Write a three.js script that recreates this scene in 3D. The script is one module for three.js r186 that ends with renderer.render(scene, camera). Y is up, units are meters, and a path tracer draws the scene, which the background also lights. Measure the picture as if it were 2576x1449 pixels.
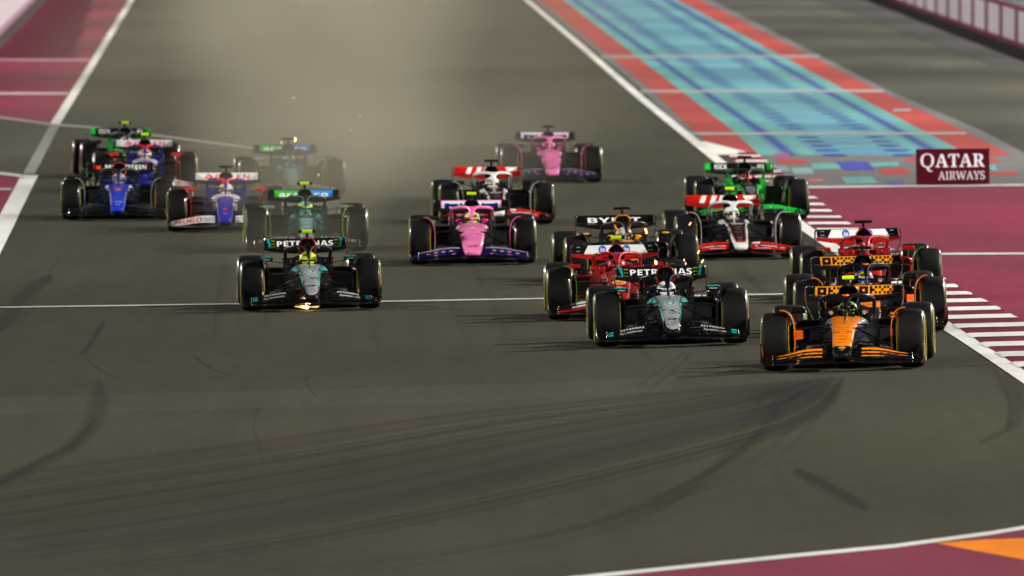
import * as THREE from 'three';
import { mergeGeometries, toCreasedNormals } from 'three/addons/utils/BufferGeometryUtils.js';
import { RoundedBoxGeometry } from 'three/addons/geometries/RoundedBoxGeometry.js';
import { TessellateModifier } from 'three/addons/modifiers/TessellateModifier.js';
import { MarchingCubes } from 'three/addons/objects/MarchingCubes.js';

// ---------------------------------------------------------------- camera, sky, exposure
const scene = new THREE.Scene();
const F = 48400, EYE = 6.32, PITCH = Math.atan((724.5 + 345) / F);       // a long lens on a stand above the first corner
const camera = new THREE.PerspectiveCamera(2 * Math.atan(724.5 / F) * 180 / Math.PI, 16 / 9, 1, 6000);
camera.position.set(0, EYE, 0);
camera.rotation.x = -PITCH;
camera.focus = 246;
camera.userData.fStop = 6.6;
const renderer = new THREE.WebGLRenderer({ antialias: true });
renderer.toneMapping = THREE.LinearToneMapping;
renderer.toneMappingExposure = 1;
renderer.shadowMap.enabled = true;
{ // night sky over a floodlit circuit
  const w = 64, h = 32, data = new Float32Array(w * h * 4);
  for (let y = 0; y < h; y++) for (let x = 0; x < w; x++) {
    const up = Math.max(0, ((y + 0.5) / h - 0.5) * 2), k = 0.6 + 0.4 * Math.exp(-up * 4), i = (y * w + x) * 4;
    data[i] = 0.013 * k; data[i + 1] = 0.013 * k; data[i + 2] = 0.015 * k; data[i + 3] = 1;
  }
  const sky = new THREE.DataTexture(data, w, h, THREE.RGBAFormat, THREE.FloatType);
  sky.mapping = THREE.EquirectangularReflectionMapping; sky.magFilter = THREE.LinearFilter; sky.needsUpdate = true;
  scene.background = sky; scene.environment = sky;
}
// floodlight masts: [x, distance, height, candela]; all stand outside the frame
const MASTS = [];
for (let i = 0; i < 14; i++) MASTS.push([36, 80 + i * 66, 22, 8600]);
for (let i = 0; i < 9; i++) MASTS.push([-46, 120 + i * 98, 24, 7800]);

// ---------------------------------------------------------------- small helpers
let seed = 7;
const rnd = () => { seed = (seed * 1664525 + 1013904223) >>> 0; return seed / 4294967296; };
const clamp = THREE.MathUtils.clamp, lerp = THREE.MathUtils.lerp, sstep = THREE.MathUtils.smoothstep;
const hash = (x, y) => { let h = Math.imul(x | 0, 374761393) + Math.imul(y | 0, 668265263); h = Math.imul(h ^ (h >>> 13), 1274126177); return ((h ^ (h >>> 16)) >>> 0) / 4294967296; };
const vnoise = (x, y) => {
  const ix = Math.floor(x), iy = Math.floor(y), a = x - ix, b = y - iy, s = a * a * (3 - 2 * a), t = b * b * (3 - 2 * b);
  return lerp(lerp(hash(ix, iy), hash(ix + 1, iy), s), lerp(hash(ix, iy + 1), hash(ix + 1, iy + 1), s), t) * 2 - 1;
};
const fbm = (x, y, n = 4) => { let v = 0, a = 0.5; for (let i = 0; i < n; i++, a *= 0.5, x *= 2.03, y *= 2.03) v += a * vnoise(x + i * 17.1, y - i * 9.7); return v; };
const used = {};
const numbered = (n) => { used[n] = (used[n] ?? -1) + 1; return used[n] ? n + '_' + String(used[n]).padStart(3, '0') : n; };
function tag(o, label, category, group) { Object.assign(o.userData, { label, category }); if (group) o.userData.group = group; return o; }
function thing(name, label, category, group) { const g = new THREE.Group(); g.name = numbered(name); scene.add(g); return tag(g, label, category, group); }
function part(name, geo, mat, parent = scene) {
  const m = new THREE.Mesh(geo, mat); m.name = parent === scene ? numbered(name) : name; m.castShadow = m.receiveShadow = true; parent.add(m); return m;
}
function structure(name, geo, mat, label) { const m = part(name, geo, mat); m.userData.kind = 'structure'; if (label) m.userData.label = label; return m; }
const cache = new Map();
const once = (key, make) => { if (!cache.has(key)) cache.set(key, make()); return cache.get(key); };
const V = (x, y, z) => new THREE.Vector3(x, y, z);

// ---------------------------------------------------------------- the lie of the land: the track is banked towards the inside of the corner
const bank = (z) => 0.028 * clamp((345 + z) / 100, 0, 1);
const ground = (x, z) => bank(z) * clamp(x, -16, 16);
function spot(u, v) { // where the line of sight through a photograph position (2576 wide) meets the ground
  const b = -(v - 724.5) / F, dx = (u - 1288) / F, dy = b * Math.cos(PITCH) - Math.sin(PITCH), dz = -b * Math.sin(PITCH) - Math.cos(PITCH);
  let t = EYE / -dy;
  for (let i = 0; i < 12; i++) t = (EYE - ground(dx * t, dz * t)) / -dy;
  return [dx * t, dz * t];
}
const spots = (list) => list.map(([u, v]) => spot(u, v));
function drape(geo, lift, uvScale = 1) { // lays an x-z sheet on the ground
  const p = geo.attributes.position, uv = new Float32Array(p.count * 2);
  for (let i = 0; i < p.count; i++) { const x = p.getX(i), z = p.getZ(i); p.setY(i, ground(x, z) + lift); uv[i * 2] = x * uvScale; uv[i * 2 + 1] = -z * uvScale; }
  geo.setAttribute('uv', new THREE.BufferAttribute(uv, 2));
  geo.computeVertexNormals();
  return geo;
}
function sheet(world, lift, edge = 5) { // any outline on the ground
  let g = new THREE.ShapeGeometry(new THREE.Shape(world.map(([x, z]) => new THREE.Vector2(x, -z))));
  g = g.toNonIndexed(); g.deleteAttribute('uv'); g.deleteAttribute('normal');
  g = new TessellateModifier(edge, 14).modify(g);
  const p = g.attributes.position;
  for (let i = 0; i < p.count; i++) { const x = p.getX(i), y = p.getY(i); p.setXYZ(i, x, 0, -y); }
  return drape(g, lift);
}
function resample(line, n) { // by distance from the eye
  const out = [], z0 = line[0][1], z1 = line[line.length - 1][1];
  for (let i = 0; i <= n; i++) {
    const z = lerp(z0, z1, i / n);
    let k = 0; while (k < line.length - 2 && (line[k + 1][1] - z) * (z1 - z0) < 0) k++;
    const [xa, za] = line[k], [xb, zb] = line[k + 1];
    out.push([lerp(xa, xb, (z - za) / (zb - za || 1)), z]);
  }
  return out;
}
function band(left, right, lift, rows = 90, cols = 3) { // a strip between two lines, each from far to near
  const a = resample(left, rows), b = resample(right, rows), pos = [], idx = [];
  for (let i = 0; i <= rows; i++) for (let j = 0; j <= cols; j++) pos.push(lerp(a[i][0], b[i][0], j / cols), 0, lerp(a[i][1], b[i][1], j / cols));
  for (let i = 0; i < rows; i++) for (let j = 0; j < cols; j++) { const k = i * (cols + 1) + j; idx.push(k, k + cols + 1, k + 1, k + 1, k + cols + 1, k + cols + 2); }
  const g = new THREE.BufferGeometry(); g.setAttribute('position', new THREE.Float32BufferAttribute(pos, 3)); g.setIndex(idx);
  return drape(g, lift);
}
const shift = (line, dx) => line.map(([x, z]) => [x + dx, z]);

// ---------------------------------------------------------------- textures
function canvasMap(w, h, draw, repeat) {
  const c = document.createElement('canvas'); c.width = w; c.height = h;
  draw(c.getContext('2d'), w, h);
  const t = new THREE.CanvasTexture(c); t.colorSpace = THREE.SRGBColorSpace;
  if (repeat) t.wrapS = t.wrapT = THREE.RepeatWrapping;
  return t;
}
function word(c, s, x, y, w, h, color, font = 'bold 100px sans-serif') { // a word fitted into a box round (x, y)
  c.save(); c.font = font; c.fillStyle = color; c.textAlign = 'center'; c.textBaseline = 'alphabetic';
  const m = c.measureText(s), cap = 73; c.translate(x, y + h / 2); c.scale(w / m.width, h / cap); c.fillText(s, 0, 0); c.restore();
}
const poly = (c, pts, color) => { c.fillStyle = color; c.beginPath(); pts.forEach(([x, y], i) => (i ? c.lineTo(x, y) : c.moveTo(x, y))); c.closePath(); c.fill(); };
const oval = (c, x, y, rx, ry, color) => { c.fillStyle = color; c.beginPath(); c.ellipse(x, y, rx, ry, 0, 0, 7); c.fill(); };
function dataMap(w, h, f, repeat) { // f gives [r, g, b] in linear light
  const data = new Uint8Array(w * h * 4), enc = (v) => Math.round(255 * clamp(v <= 0.0031308 ? v * 12.92 : 1.055 * Math.pow(v, 1 / 2.4) - 0.055, 0, 1));
  for (let y = 0; y < h; y++) for (let x = 0; x < w; x++) { const q = f(x, y), i = (y * w + x) * 4; data[i] = enc(q[0]); data[i + 1] = enc(q[1]); data[i + 2] = enc(q[2]); data[i + 3] = 255; }
  const t = new THREE.DataTexture(data, w, h); t.colorSpace = THREE.SRGBColorSpace; t.magFilter = THREE.LinearFilter; t.minFilter = THREE.LinearFilter;
  if (repeat) t.wrapS = t.wrapT = THREE.RepeatWrapping;
  t.needsUpdate = true; return t;
}

// ---------------------------------------------------------------- the setting: ground, track, paint
const flat = (r, g, b, rough = 0.85, extra = {}) => new THREE.MeshPhysicalMaterial({ specularIntensity: 0.2, color: new THREE.Color().setRGB(r, g, b), roughness: rough, ...extra });
const grain = dataMap(512, 512, (x, y) => { const n = 0.86 + 0.10 * fbm(x / 9, y / 40, 3) + 0.12 * fbm(x / 90, y / 110, 3) + 0.07 * (hash(x, y) - 0.5); return [n, n, n]; }, true);
grain.repeat.set(1 / 9, 1 / 26);
const paint = (r, g, b, rough = 0.7) => flat(r, g, b, rough, { map: grain });
const MAROON = paint(0.225, 0.031, 0.066), MAROON2 = paint(0.15, 0.014, 0.036), WHITE = paint(0.80, 0.79, 0.76), DIMWHITE = paint(0.42, 0.41, 0.38);
const RED = paint(0.42, 0.075, 0.07), TEAL = paint(0.14, 0.365, 0.36), BLUE = paint(0.065, 0.105, 0.30), GREY = paint(0.17, 0.165, 0.17), ORANGE = paint(0.95, 0.26, 0.01), PALE = paint(0.55, 0.36, 0.38);

{ // the land under everything, out to the horizon
  const g = new THREE.PlaneGeometry(6000, 6000, 1, 1).rotateX(-Math.PI / 2);
  g.translate(0, -0.62, 0);
  structure('ground', g, flat(0.10, 0.095, 0.08, 0.95), 'dark level ground reaching to the horizon');
}
const concrete = dataMap(768, 1024, (x, y) => {
  const n = 1 + 0.30 * fbm(x / 40 + y / 120, y / 40, 4) + 0.22 * fbm(x / 9 + y / 60, y / 26, 3) + 0.10 * (hash(x, y) - 0.5);
  return [0.068 * n, 0.065 * n, 0.053 * n];
});
{ // the wide run-off round the track, banked with it
  const g = new THREE.PlaneGeometry(150, 960, 60, 190).rotateX(-Math.PI / 2); g.translate(0, 0, -560);
  drape(g, 0);
  const p = g.attributes.position, uv = g.attributes.uv;
  for (let i = 0; i < p.count; i++) uv.setXY(i, (p.getX(i) + 75) / 150, (p.getZ(i) + 1040) / 960);
  structure('runoff', g, new THREE.MeshPhysicalMaterial({ map: concrete, roughness: 0.95, specularIntensity: 0.1 }), 'worn pale concrete run-off beside the track');
}
// track outline, far to near
const L_EDGE = spots([[345, -25], [330, 0], [232, 157], [130, 314], [62, 445], [0, 560], [-180, 860], [-330, 1130], [-420, 1449], [-460, 1640]]);
const R_EDGE = spots([[1290, -25], [1322, 0], [1450, 110], [1606, 248], [1800, 408], [2030, 588], [2200, 706], [2370, 826], [2576, 964], [2900, 1150], [3300, 1449], [3500, 1640]]);
const MARKS = []; // rubber: [photograph points, width in metres, strength]
const mark = (pts, w, k) => MARKS.push([pts, w, k]);
mark([[262, 808], [238, 850], [204, 895]], 0.06, 0.42);
mark([[220, 905], [262, 938], [308, 957]], 0.03, 0.3);
mark([[484, 892], [530, 928], [592, 948]], 0.04, 0.34);
mark([[250, 955], [246, 1030], [225, 1080], [165, 1135], [75, 1180], [0, 1214], [-60, 1240]], 0.20, 0.2);
mark([[240, 1052], [208, 1096], [165, 1132], [110, 1155], [0, 1216], [-60, 1240]], 0.09, 0.26);
mark([[655, 1010], [638, 1075], [650, 1115], [665, 1175]], 0.03, 0.16);
mark([[800, 1006], [770, 956], [826, 928]], 0.03, 0.2);
mark([[656, 1017], [704, 1016]], 0.1, 0.35);
mark([[0, 835], [28, 790], [70, 735], [130, 690]], 0.24, 0.3);
mark([[1748, 880], [1698, 930], [1630, 985]], 0.05, 0.14);
mark([[1730, 882], [1600, 978]], 0.04, 0.16);
mark([[2000, 1180], [2060, 1215], [2130, 1250], [2178, 1285]], 0.17, 0.3);
mark([[2530, 930], [2562, 1005], [2548, 1070], [2460, 1118]], 0.12, 0.22);
mark([[2500, 925], [2540, 1010], [2535, 1090]], 0.06, 0.25);
mark([[2095, 930], [2010, 1010], [1720, 1110], [1150, 1215], [520, 1300], [-120, 1385]], 2.6, 0.10);
mark([[2080, 930], [1960, 1010], [1560, 1090], [950, 1165], [300, 1230], [-200, 1290]], 1.7, 0.085);
mark([[2120, 930], [2060, 1030], [1860, 1160], [1400, 1290], [800, 1390], [300, 1449]], 1.2, 0.04);
for (let i = 0; i < 52; i++) { // the racing line sweeping across the corner
  const t = i / 51, j = (rnd() - 0.5) * 26, wide = rnd() < 0.3;
  const a = [lerp(2130, 2010, t) + j, lerp(948, 956, t)], b = [lerp(2060, 1650, t) + j, lerp(1050, 990, t)], c = [lerp(1780, 1080, t), lerp(1150, 1045, t) + j * 0.5],
    d = [lerp(1150, 560, t), lerp(1300, 1118, t) + j * 0.4], e = [lerp(600, 0, t), lerp(1400, 1190, t) + j * 0.5], f = [lerp(0, -420, t), lerp(1465, 1268, t) + j * 0.6];
  mark([a, b, c, d, e, f], wide ? 0.34 : 0.07 + rnd() * 0.10, (wide ? 0.05 : 0.07) + 0.10 * rnd());
}
for (let i = 0; i < 12; i++) { // a few that swing wider
  const t = i / 11, j = rnd() * 20;
  mark([[lerp(2150, 1900, t), 955], [lerp(1960, 1780, t), 1120 + j * 2], [lerp(1520, 1620, t), 1290 + j], [lerp(1050, 1250, t), 1385 + j], [lerp(400, 700, t), 1449 + j]], 0.06 + 0.08 * rnd(), 0.025 + 0.045 * rnd());
}
for (let i = 0; i < 22; i++) { // straight running lines along the straight
  const u = 120 + rnd() * 1900, v = 560 + rnd() * 200, s = (u - 690) / (v + 345);
  mark([[u, v], [u + s * 90, v + 90], [u + s * 190, v + 190]], 0.05 + rnd() * 0.07, 0.05 + rnd() * 0.05);
}
function smooth(pts) { const c = new THREE.CatmullRomCurve3(pts.map(([x, z]) => V(x, 0, z)), false, 'catmullrom', 0.5); return c.getPoints(48).map((p) => [p.x, p.z]); }
function asphalt(w, h, x0, x1, z0, z1, seedOff) {
  const kx = w / (x1 - x0), kz = h / (z0 - z1);
  return canvasMap(w, h, (c) => {
    const im = c.createImageData(w, h), d = im.data;
    for (let y = 0; y < h; y++) for (let x = 0; x < w; x++) {
      const X = x0 + x / kx, Z = z1 + y / kz, i = (y * w + x) * 4;
      let n = 1 + 0.15 * (hash(x + seedOff, y) - 0.5) + 0.06 * fbm(X * 0.9 + 50, Z * 0.09, 4) + 0.06 * fbm(X * 3.1, Z * 0.035 + 9, 3) + 0.09 * fbm(X * 0.16, Z * 0.05 + 30, 3) + 0.05 * fbm(X * 7, Z * 0.6, 2);
      const e = (vv) => clamp(n * vv, 0, 255);
      d[i] = e(61); d[i + 1] = e(59.6); d[i + 2] = e(49.5); d[i + 3] = 255;
    }
    c.putImageData(im, 0, 0);
    const px = ([x, z]) => [(x - x0) * kx, (z - z1) * kz];
    // a relaid, paler strip of tarmac across the track
    c.globalAlpha = 0.085; poly(c, spots([[-200, 1009], [0, 1000], [640, 985], [1288, 966], [1700, 948], [1690, 985], [1288, 1008], [640, 1028], [0, 1042], [-200, 1050]]).map(px), '#7a7769');
    for (const [pts, width, k] of MARKS) {
      const line = smooth(spots(pts));
      const rings = width > 1 ? 14 : 4;
      for (let ring = rings; ring >= 1; ring--) {
        const half = width / 2 * (0.45 + 1.12 * ring / rings), left = [], right = [];
        line.forEach(([x, z], i) => {
          const a = line[Math.max(0, i - 1)], b = line[Math.min(line.length - 1, i + 1)], dx = b[0] - a[0], dz = b[1] - a[1], m = Math.hypot(dx, dz) || 1;
          const thin = half * Math.min(1, 0.15 + i / 6, 0.15 + (line.length - 1 - i) / 6);
          left.push(px([x - dz / m * thin, z + dx / m * thin])); right.unshift(px([x + dz / m * thin, z - dx / m * thin]));
        });
        c.globalAlpha = k * 1.36 / rings; poly(c, [...left, ...right], '#161514');
      }
    }
    c.globalAlpha = 1;
  });
}
function trackSheet(z0, z1, x0, x1, w, h, off, name) { // z0 nearer than z1
  const clip = (line) => { const r = resample(line, 400).filter(([, z]) => z <= z0 + 1e-6 && z >= z1 - 1e-6); return r; };
  const ends = (line) => { const r = resample(line, 2000), at = (z) => r.reduce((q, p) => (Math.abs(p[1] - z) < Math.abs(q[1] - z) ? p : q))[0]; return [[at(z1), z1], ...clip(line), [at(z0), z0]]; };
  const g = band(ends(L_EDGE), ends(R_EDGE), 0.005, 140, 14), p = g.attributes.position, uv = g.attributes.uv;
  for (let i = 0; i < p.count; i++) uv.setXY(i, (p.getX(i) - x0) / (x1 - x0), 1 - (p.getZ(i) - z1) / (z0 - z1));
  return structure(name, g, new THREE.MeshPhysicalMaterial({ map: asphalt(w, h, x0, x1, z0, z1, off), roughness: 0.95, specularIntensity: 0.1 }), name === 'track' ? 'grey tarmac of the track marked with dark tyre rubber' : 'grey tarmac of the far start straight');
}
trackSheet(-152, -345, -16, 11, 2048, 2048, 0, 'track');
trackSheet(-345, -960, -21, 8, 1024, 1024, 900, 'track_far');

const ground2 = (name, list, lift, mat, label, edge) => structure(name, sheet(spots(list), lift, edge), mat, label);
// left side
ground2('painted_runoff', [[-40, 150], [121, -2], [140, -24], [345, -24], [330, 0], [232, 157], [130, 312], [0, 295], [-40, 290]], 0.008, MAROON, 'maroon painted run-off left of the straight');
ground2('painted_runoff_corner', [[-60, 438], [0, 438], [45, 444], [58, 452], [0, 556], [-60, 660]], 0.008, MAROON, 'small maroon painted corner at the left edge');
ground2('kerb_strip', [[-40, 128], [0, 94], [94, 0], [118, -24], [142, -24], [121, 0], [0, 125], [-40, 160]], 0.011, paint(0.17, 0.13, 0.13), 'grey drain strip under the left barrier');
// right side
ground2('painted_runoff_right', [[2010, 471], [2620, 467], [4200, 462], [4200, 1300], [3000, 1215], [2620, 985], [2576, 958], [2380, 815], [2200, 690], [2030, 570], [1960, 518]], 0.008, MAROON, 'broad maroon painted run-off right of the track');
ground2('painted_runoff_near', [[1440, 1462], [1640, 1438], [1990, 1402], [2250, 1377], [2490, 1345], [2640, 1320], [2640, 1560], [1440, 1560]], 0.008, MAROON, 'maroon painted run-off in the near right corner');
ground2('painted_arrow', [[2353, 1369], [2480, 1360], [2640, 1355], [2640, 1425], [2576, 1411], [2438, 1386]], 0.012, ORANGE, 'orange painted wedge in the near right corner');
// the striped escape road
const rowA = [-28, 0, 225, 333, 392], cut = (u) => spots(u.map((x, i) => [x, rowA[i]]));
const EDGES = [[1322, 1355, 1637, 1749, 1812], [1384, 1417, 1708, 1847, 1912], [1400, 1432, 1744, 1893, 1965], [1425, 1459, 1777, 1940, 2018], [1440, 1474, 1806, 1975, 2055], [1612, 1647, 2016, 2215, 2318], [1622, 1657, 2050, 2241, 2340], [1656, 1693, 2088, 2288, 2395], [1666, 1703, 2122, 2328, 2440], [1722, 1760, 2204, 2430, 2545], [1750, 1790, 2228, 2477, 2590]].map(cut);
const streakMap = dataMap(256, 1024, (x, y) => { const k = clamp(0.42 + 0.75 * fbm(x / 120 + 4, y / 13, 4) + 0.25 * fbm(x / 22, y / 6, 2), 0, 1); return [lerp(0.15, 0.065, k), lerp(0.365, 0.165, k), lerp(0.38, 0.31, k)]; }, true);
streakMap.repeat.set(1 / 14, 1 / 150);
const STREAK = flat(1, 1, 1, 0.75, { map: streakMap });
const bands = [['red', RED], ['teal', TEAL], ['blue', BLUE], ['teal', TEAL], ['middle', STREAK], ['teal', TEAL], ['blue', BLUE], ['teal', TEAL], ['red', RED], ['grey', GREY]];
{
  const under = band(shift(EDGES[0], -0.25), EDGES[10], 0.008, 120, 6);
  const road = structure('escape_road', under, GREY, 'grey escape road painted with red, teal and blue bands');
  const mid = (p, q, t) => p.map(([x, z], i) => [lerp(x, q[i][0], t), lerp(z, q[i][1], t)]), SOFT = paint(0.115, 0.27, 0.36);
  bands.slice(0, 9).forEach(([n, m], i) => {
    if (n !== 'blue') { part(n + '_stripe', band(EDGES[i], EDGES[i + 1], 0.012, 120, 2), m, road); return; }
    const cuts = [0, 0.26, 0.74, 1].map((t) => mid(EDGES[i], EDGES[i + 1], t));   // a deep core between worn, paler margins
    [SOFT, m, SOFT].forEach((k, j) => part(j === 1 ? 'blue_stripe' : 'worn_stripe', band(cuts[j], cuts[j + 1], 0.012, 120, 1), k, road));
  });
  const l = resample(EDGES[4], 400), r = resample(EDGES[5], 400), dashes = []; // ladder of blue dashes, in pairs at both sides of the middle
  let lastZ = l[0][1];
  for (let i = 0; i < l.length; i++) if (l[i][1] - lastZ > 6.4) {
    lastZ = l[i][1];
    const w = r[i][0] - l[i][0], z = l[i][1];
    for (const [a, b] of [[0.04, 0.26 + 0.04 * rnd()], [0.74 - 0.04 * rnd(), 0.96]]) {
      const x0 = l[i][0] + w * a, x1 = l[i][0] + w * b, pts = [];
      for (let k = 0; k < 12; k++) pts.push([lerp(x0, x1, 0.5 + 0.5 * Math.cos(k * Math.PI / 6)), z + 1.5 * Math.sin(k * Math.PI / 6)]);
      dashes.push(pts);
    }
  }
  const DASH = paint(0.05, 0.07, 0.28);
  dashes.forEach((d) => part('dash', sheet(d, 0.016, 4), DASH, road));
  const q = (list, m) => part('painted_tile', sheet(spots(list), 0.013, 5), m, road);   // loose coloured tiles at its near end
  structure('paved_apron', sheet(spots([[1905, 392], [2320, 392], [2640, 392], [2640, 468], [2014, 472], [1960, 430]]), 0.009), GREY, 'grey apron with scattered coloured tiles');
  q([[2100, 408], [2180, 407], [2200, 429], [2124, 430]], paint(0.07, 0.085, 0.38)); q([[2208, 426], [2276, 424], [2292, 440], [2222, 441]], RED); q([[2116, 447], [2192, 445], [2210, 462], [2128, 464]], TEAL);
  q([[2040, 413], [2108, 412], [2116, 426], [2046, 427]], TEAL); q([[1953, 404], [2028, 402], [2032, 412], [1958, 414]], RED); q([[1990, 424], [2040, 423], [2050, 440], [1998, 440]], paint(0.24, 0.36, 0.36));
  q([[2032, 451], [2066, 450], [2074, 458], [2038, 459]], paint(0.5, 0.17, 0.15)); q([[2188, 411], [2258, 409], [2264, 419], [2194, 421]], TEAL); q([[2276, 399], [2304, 398], [2310, 408], [2282, 409]], RED);
  q([[2484, 398], [2500, 397], [2516, 410], [2490, 411]], RED); q([[2488, 417], [2503, 416], [2510, 430], [2494, 431]], TEAL); q([[2488, 434], [2558, 433], [2566, 441], [2492, 442]], RED);
  q([[1946, 388], [1982, 386], [1990, 399], [1958, 400]], paint(0.36, 0.10, 0.20)); q([[2226, 455], [2270, 454], [2276, 463], [2232, 464]], paint(0.10, 0.13, 0.3)); q([[1920, 420], [1976, 418], [1990, 432], [1934, 434]], paint(0.2, 0.3, 0.31));
  for (const [u0, u1, v] of [[1514, 2062, 144], [1611, 2223, 231], [1734, 2430, 338], [2246, 2292, 279]]) part('cross_line', sheet(spots([[u0, v - 2.2], [u1, v - 3.2], [u1, v + 1.6], [u0, v + 2.6]]), 0.020, 5), paint(0.40, 0.42, 0.43), road);
  part('white_wedge', sheet(spots([[1752, 360], [1776, 358], [1895, 389], [1800, 392]]), 0.021), WHITE, road);
}
// white lines
{
  const edgeLine = (name, l, w, label, m = WHITE) => structure(name, band(l, shift(l, w), 0.014, 130, 1), m, label);
  edgeLine('track_edge_line', spots([[1290, -25], [1318, 0], [1446, 110], [1602, 248], [1796, 408], [2026, 588], [2196, 706], [2364, 826], [2570, 964], [2640, 1010]]), 0.24, 'white line along the right edge of the track');
  edgeLine('straight_edge_line', spots([[339, -25], [324, 0], [226, 157], [124, 316]]), 0.24, 'white line along the left edge of the straight');
  const dl = spots([[124, 319], [57, 440]]), dashed = new THREE.Group(); dashed.name = 'dashed_line'; dashed.userData.kind = 'structure'; dashed.userData.label = 'dashed white line between the two maroon areas at left'; scene.add(dashed);
  for (let i = 0; i < 26; i++) { const a = i / 26, b = (i + 0.62) / 26, p = (t) => [lerp(dl[0][0], dl[1][0], t), lerp(dl[0][1], dl[1][1], t)]; part('line_dash', band([p(a), p(b)], shift([p(a), p(b)], 0.24), 0.014, 2, 1), DIMWHITE, dashed); }
  edgeLine('corner_edge_line', spots([[54, 442], [-10, 562], [-60, 655]]), 0.34, 'white line at the small maroon corner on the left');
  const L = (name, list, label, m = WHITE) => structure(name, sheet(spots(list), 0.016, 5), m, label);
  L('pit_exit_line', [[-60, 774.5], [0, 774], [600, 765.5], [1380, 751.5], [2000, 739.8], [2200, 735], [2200, 738], [2000, 743], [1380, 754.8], [600, 768.5], [0, 777], [-60, 777.5]], 'thin white line right across the track', paint(0.5, 0.49, 0.46));
  L('slanting_line', [[-40, 290], [0, 294], [130, 312], [240, 320.5], [430, 345], [640, 373], [760, 388], [760, 391], [640, 376.5], [430, 349], [240, 324.5], [130, 317], [0, 299], [-40, 295]], 'thin pale line slanting across the straight at left', paint(0.40, 0.385, 0.35));
  L('corner_line', [[-60, 433], [0, 434.5], [50, 440], [62, 446], [58, 453], [44, 446], [0, 440.5], [-60, 438.5]], 'white line closing the small maroon corner', paint(0.6, 0.58, 0.55));
  L('runoff_line', [[-20, 148.5], [226, 149], [224, 154], [-20, 153.5]], 'upper cross line on the left maroon run-off', paint(0.45, 0.28, 0.32));
  L('runoff_line_lower', [[-20, 233.5], [172, 234], [169, 239], [-20, 239]], 'lower cross line on the left maroon run-off', paint(0.58, 0.44, 0.46));
  L('runoff_line_corner', [[-20, 475], [30, 475], [27, 480], [-20, 480]], 'short cross line on the small maroon corner', paint(0.58, 0.44, 0.46));
  L('apron_line', [[2012, 470], [2300, 466.5], [2640, 464], [4200, 460], [4200, 466], [2640, 469.5], [2300, 472], [2012, 476]], 'white line in front of the airline sign', paint(0.62, 0.55, 0.58));
  L('runoff_line_right', [[2300, 638.5], [2640, 637], [2640, 642], [2300, 644]], 'white line across the right maroon run-off', paint(0.7, 0.66, 0.66));
  L('near_edge_line', [[1420, 1456], [1640, 1434], [1990, 1398], [2250, 1373], [2490, 1341], [2640, 1316], [2640, 1325], [2490, 1350], [2250, 1382], [1990, 1407], [1640, 1443], [1420, 1466]], 'white line round the near maroon run-off');
}
{ // kerb with white stripes
  const inner = spots([[1822, 385], [1960, 498], [2025, 560], [2150, 650], [2396, 823], [2467, 870], [2546, 920], [2700, 1020]]), outer = spots([[1900, 385], [2055, 500], [2093, 533], [2161, 581], [2411, 725], [2483, 762], [2557, 801], [2760, 905]]);
  const N = 64, a = resample(inner, N), zA = inner[0][1], zB = inner[inner.length - 1][1];
  const X = (line, z) => { const r = line; let k = 0; while (k < r.length - 2 && r[k + 1][1] < z) k++; return lerp(r[k][0], r[k + 1][0], (z - r[k][1]) / (r[k + 1][1] - r[k][1])); };
  const H0 = 0.022, pos = [], idx = []; // low ramped body
  for (let i = 0; i <= N; i++) {
    const z = a[i][1], x0 = X(inner, z), x1 = X(outer, z);
    for (const [x, h] of [[x0 - 0.02, 0.002], [x0 + 0.06, 0.018], [lerp(x0, x1, 0.5), H0], [x1 - 0.06, H0], [x1 + 0.03, 0.002]]) pos.push(x, ground(x, z) + h, z);
  }
  for (let i = 0; i < N; i++) for (let j = 0; j < 4; j++) { const k = i * 5 + j; idx.push(k, k + 5, k + 1, k + 1, k + 5, k + 6); }
  const g = new THREE.BufferGeometry(); g.setAttribute('position', new THREE.Float32BufferAttribute(pos, 3)); g.setIndex(idx); g.computeVertexNormals();
  g.setAttribute('uv', new THREE.Float32BufferAttribute(pos.filter((_, i) => i % 3 !== 1), 2));
  const kerb = structure('kerb', g, MAROON2, 'raised maroon kerb with white cross stripes');
  const V0 = [395, 408, 421, 434, 447, 460, 472, 486, 500, 517, 533, 549, 565, 581, 597, 613, 630, 648, 666, 685, 705, 725, 743.6, 762, 782, 802, 823.6, 847, 870, 895, 920, 946, 973, 1000];
  for (const v of V0) { // each stripe a slab that follows the ramp
    const mid = spot(1918 + (v - 500) * 1.62, v)[1], half = 1.18, P = [], I = [];
    for (const z of [mid - half, mid, mid + half]) {
      if (z > zB || z < zA) continue;
      const x0 = X(inner, z) + 0.01, x1 = X(outer, z) - 0.03 + 0.05 * rnd();
      for (const t of [0, 0.06, 0.5, 0.94, 1]) { const x = lerp(x0, x1, t), h = t < 0.05 ? 0.018 : 0.029; P.push(x, ground(x, z) + h, z); }
    }
    const rows = P.length / 15;
    for (let i = 0; i < rows - 1; i++) for (let j = 0; j < 4; j++) { const k = i * 5 + j; I.push(k, k + 5, k + 1, k + 1, k + 5, k + 6); }
    if (!I.length) continue;
    const s = new THREE.BufferGeometry(); s.setAttribute('position', new THREE.Float32BufferAttribute(P, 3)); s.setIndex(I); s.computeVertexNormals();
    s.setAttribute('uv', new THREE.Float32BufferAttribute(P.filter((_, i) => i % 3 !== 1), 2));
    part('kerb_stripe', s, WHITE, kerb);
  }
}
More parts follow.
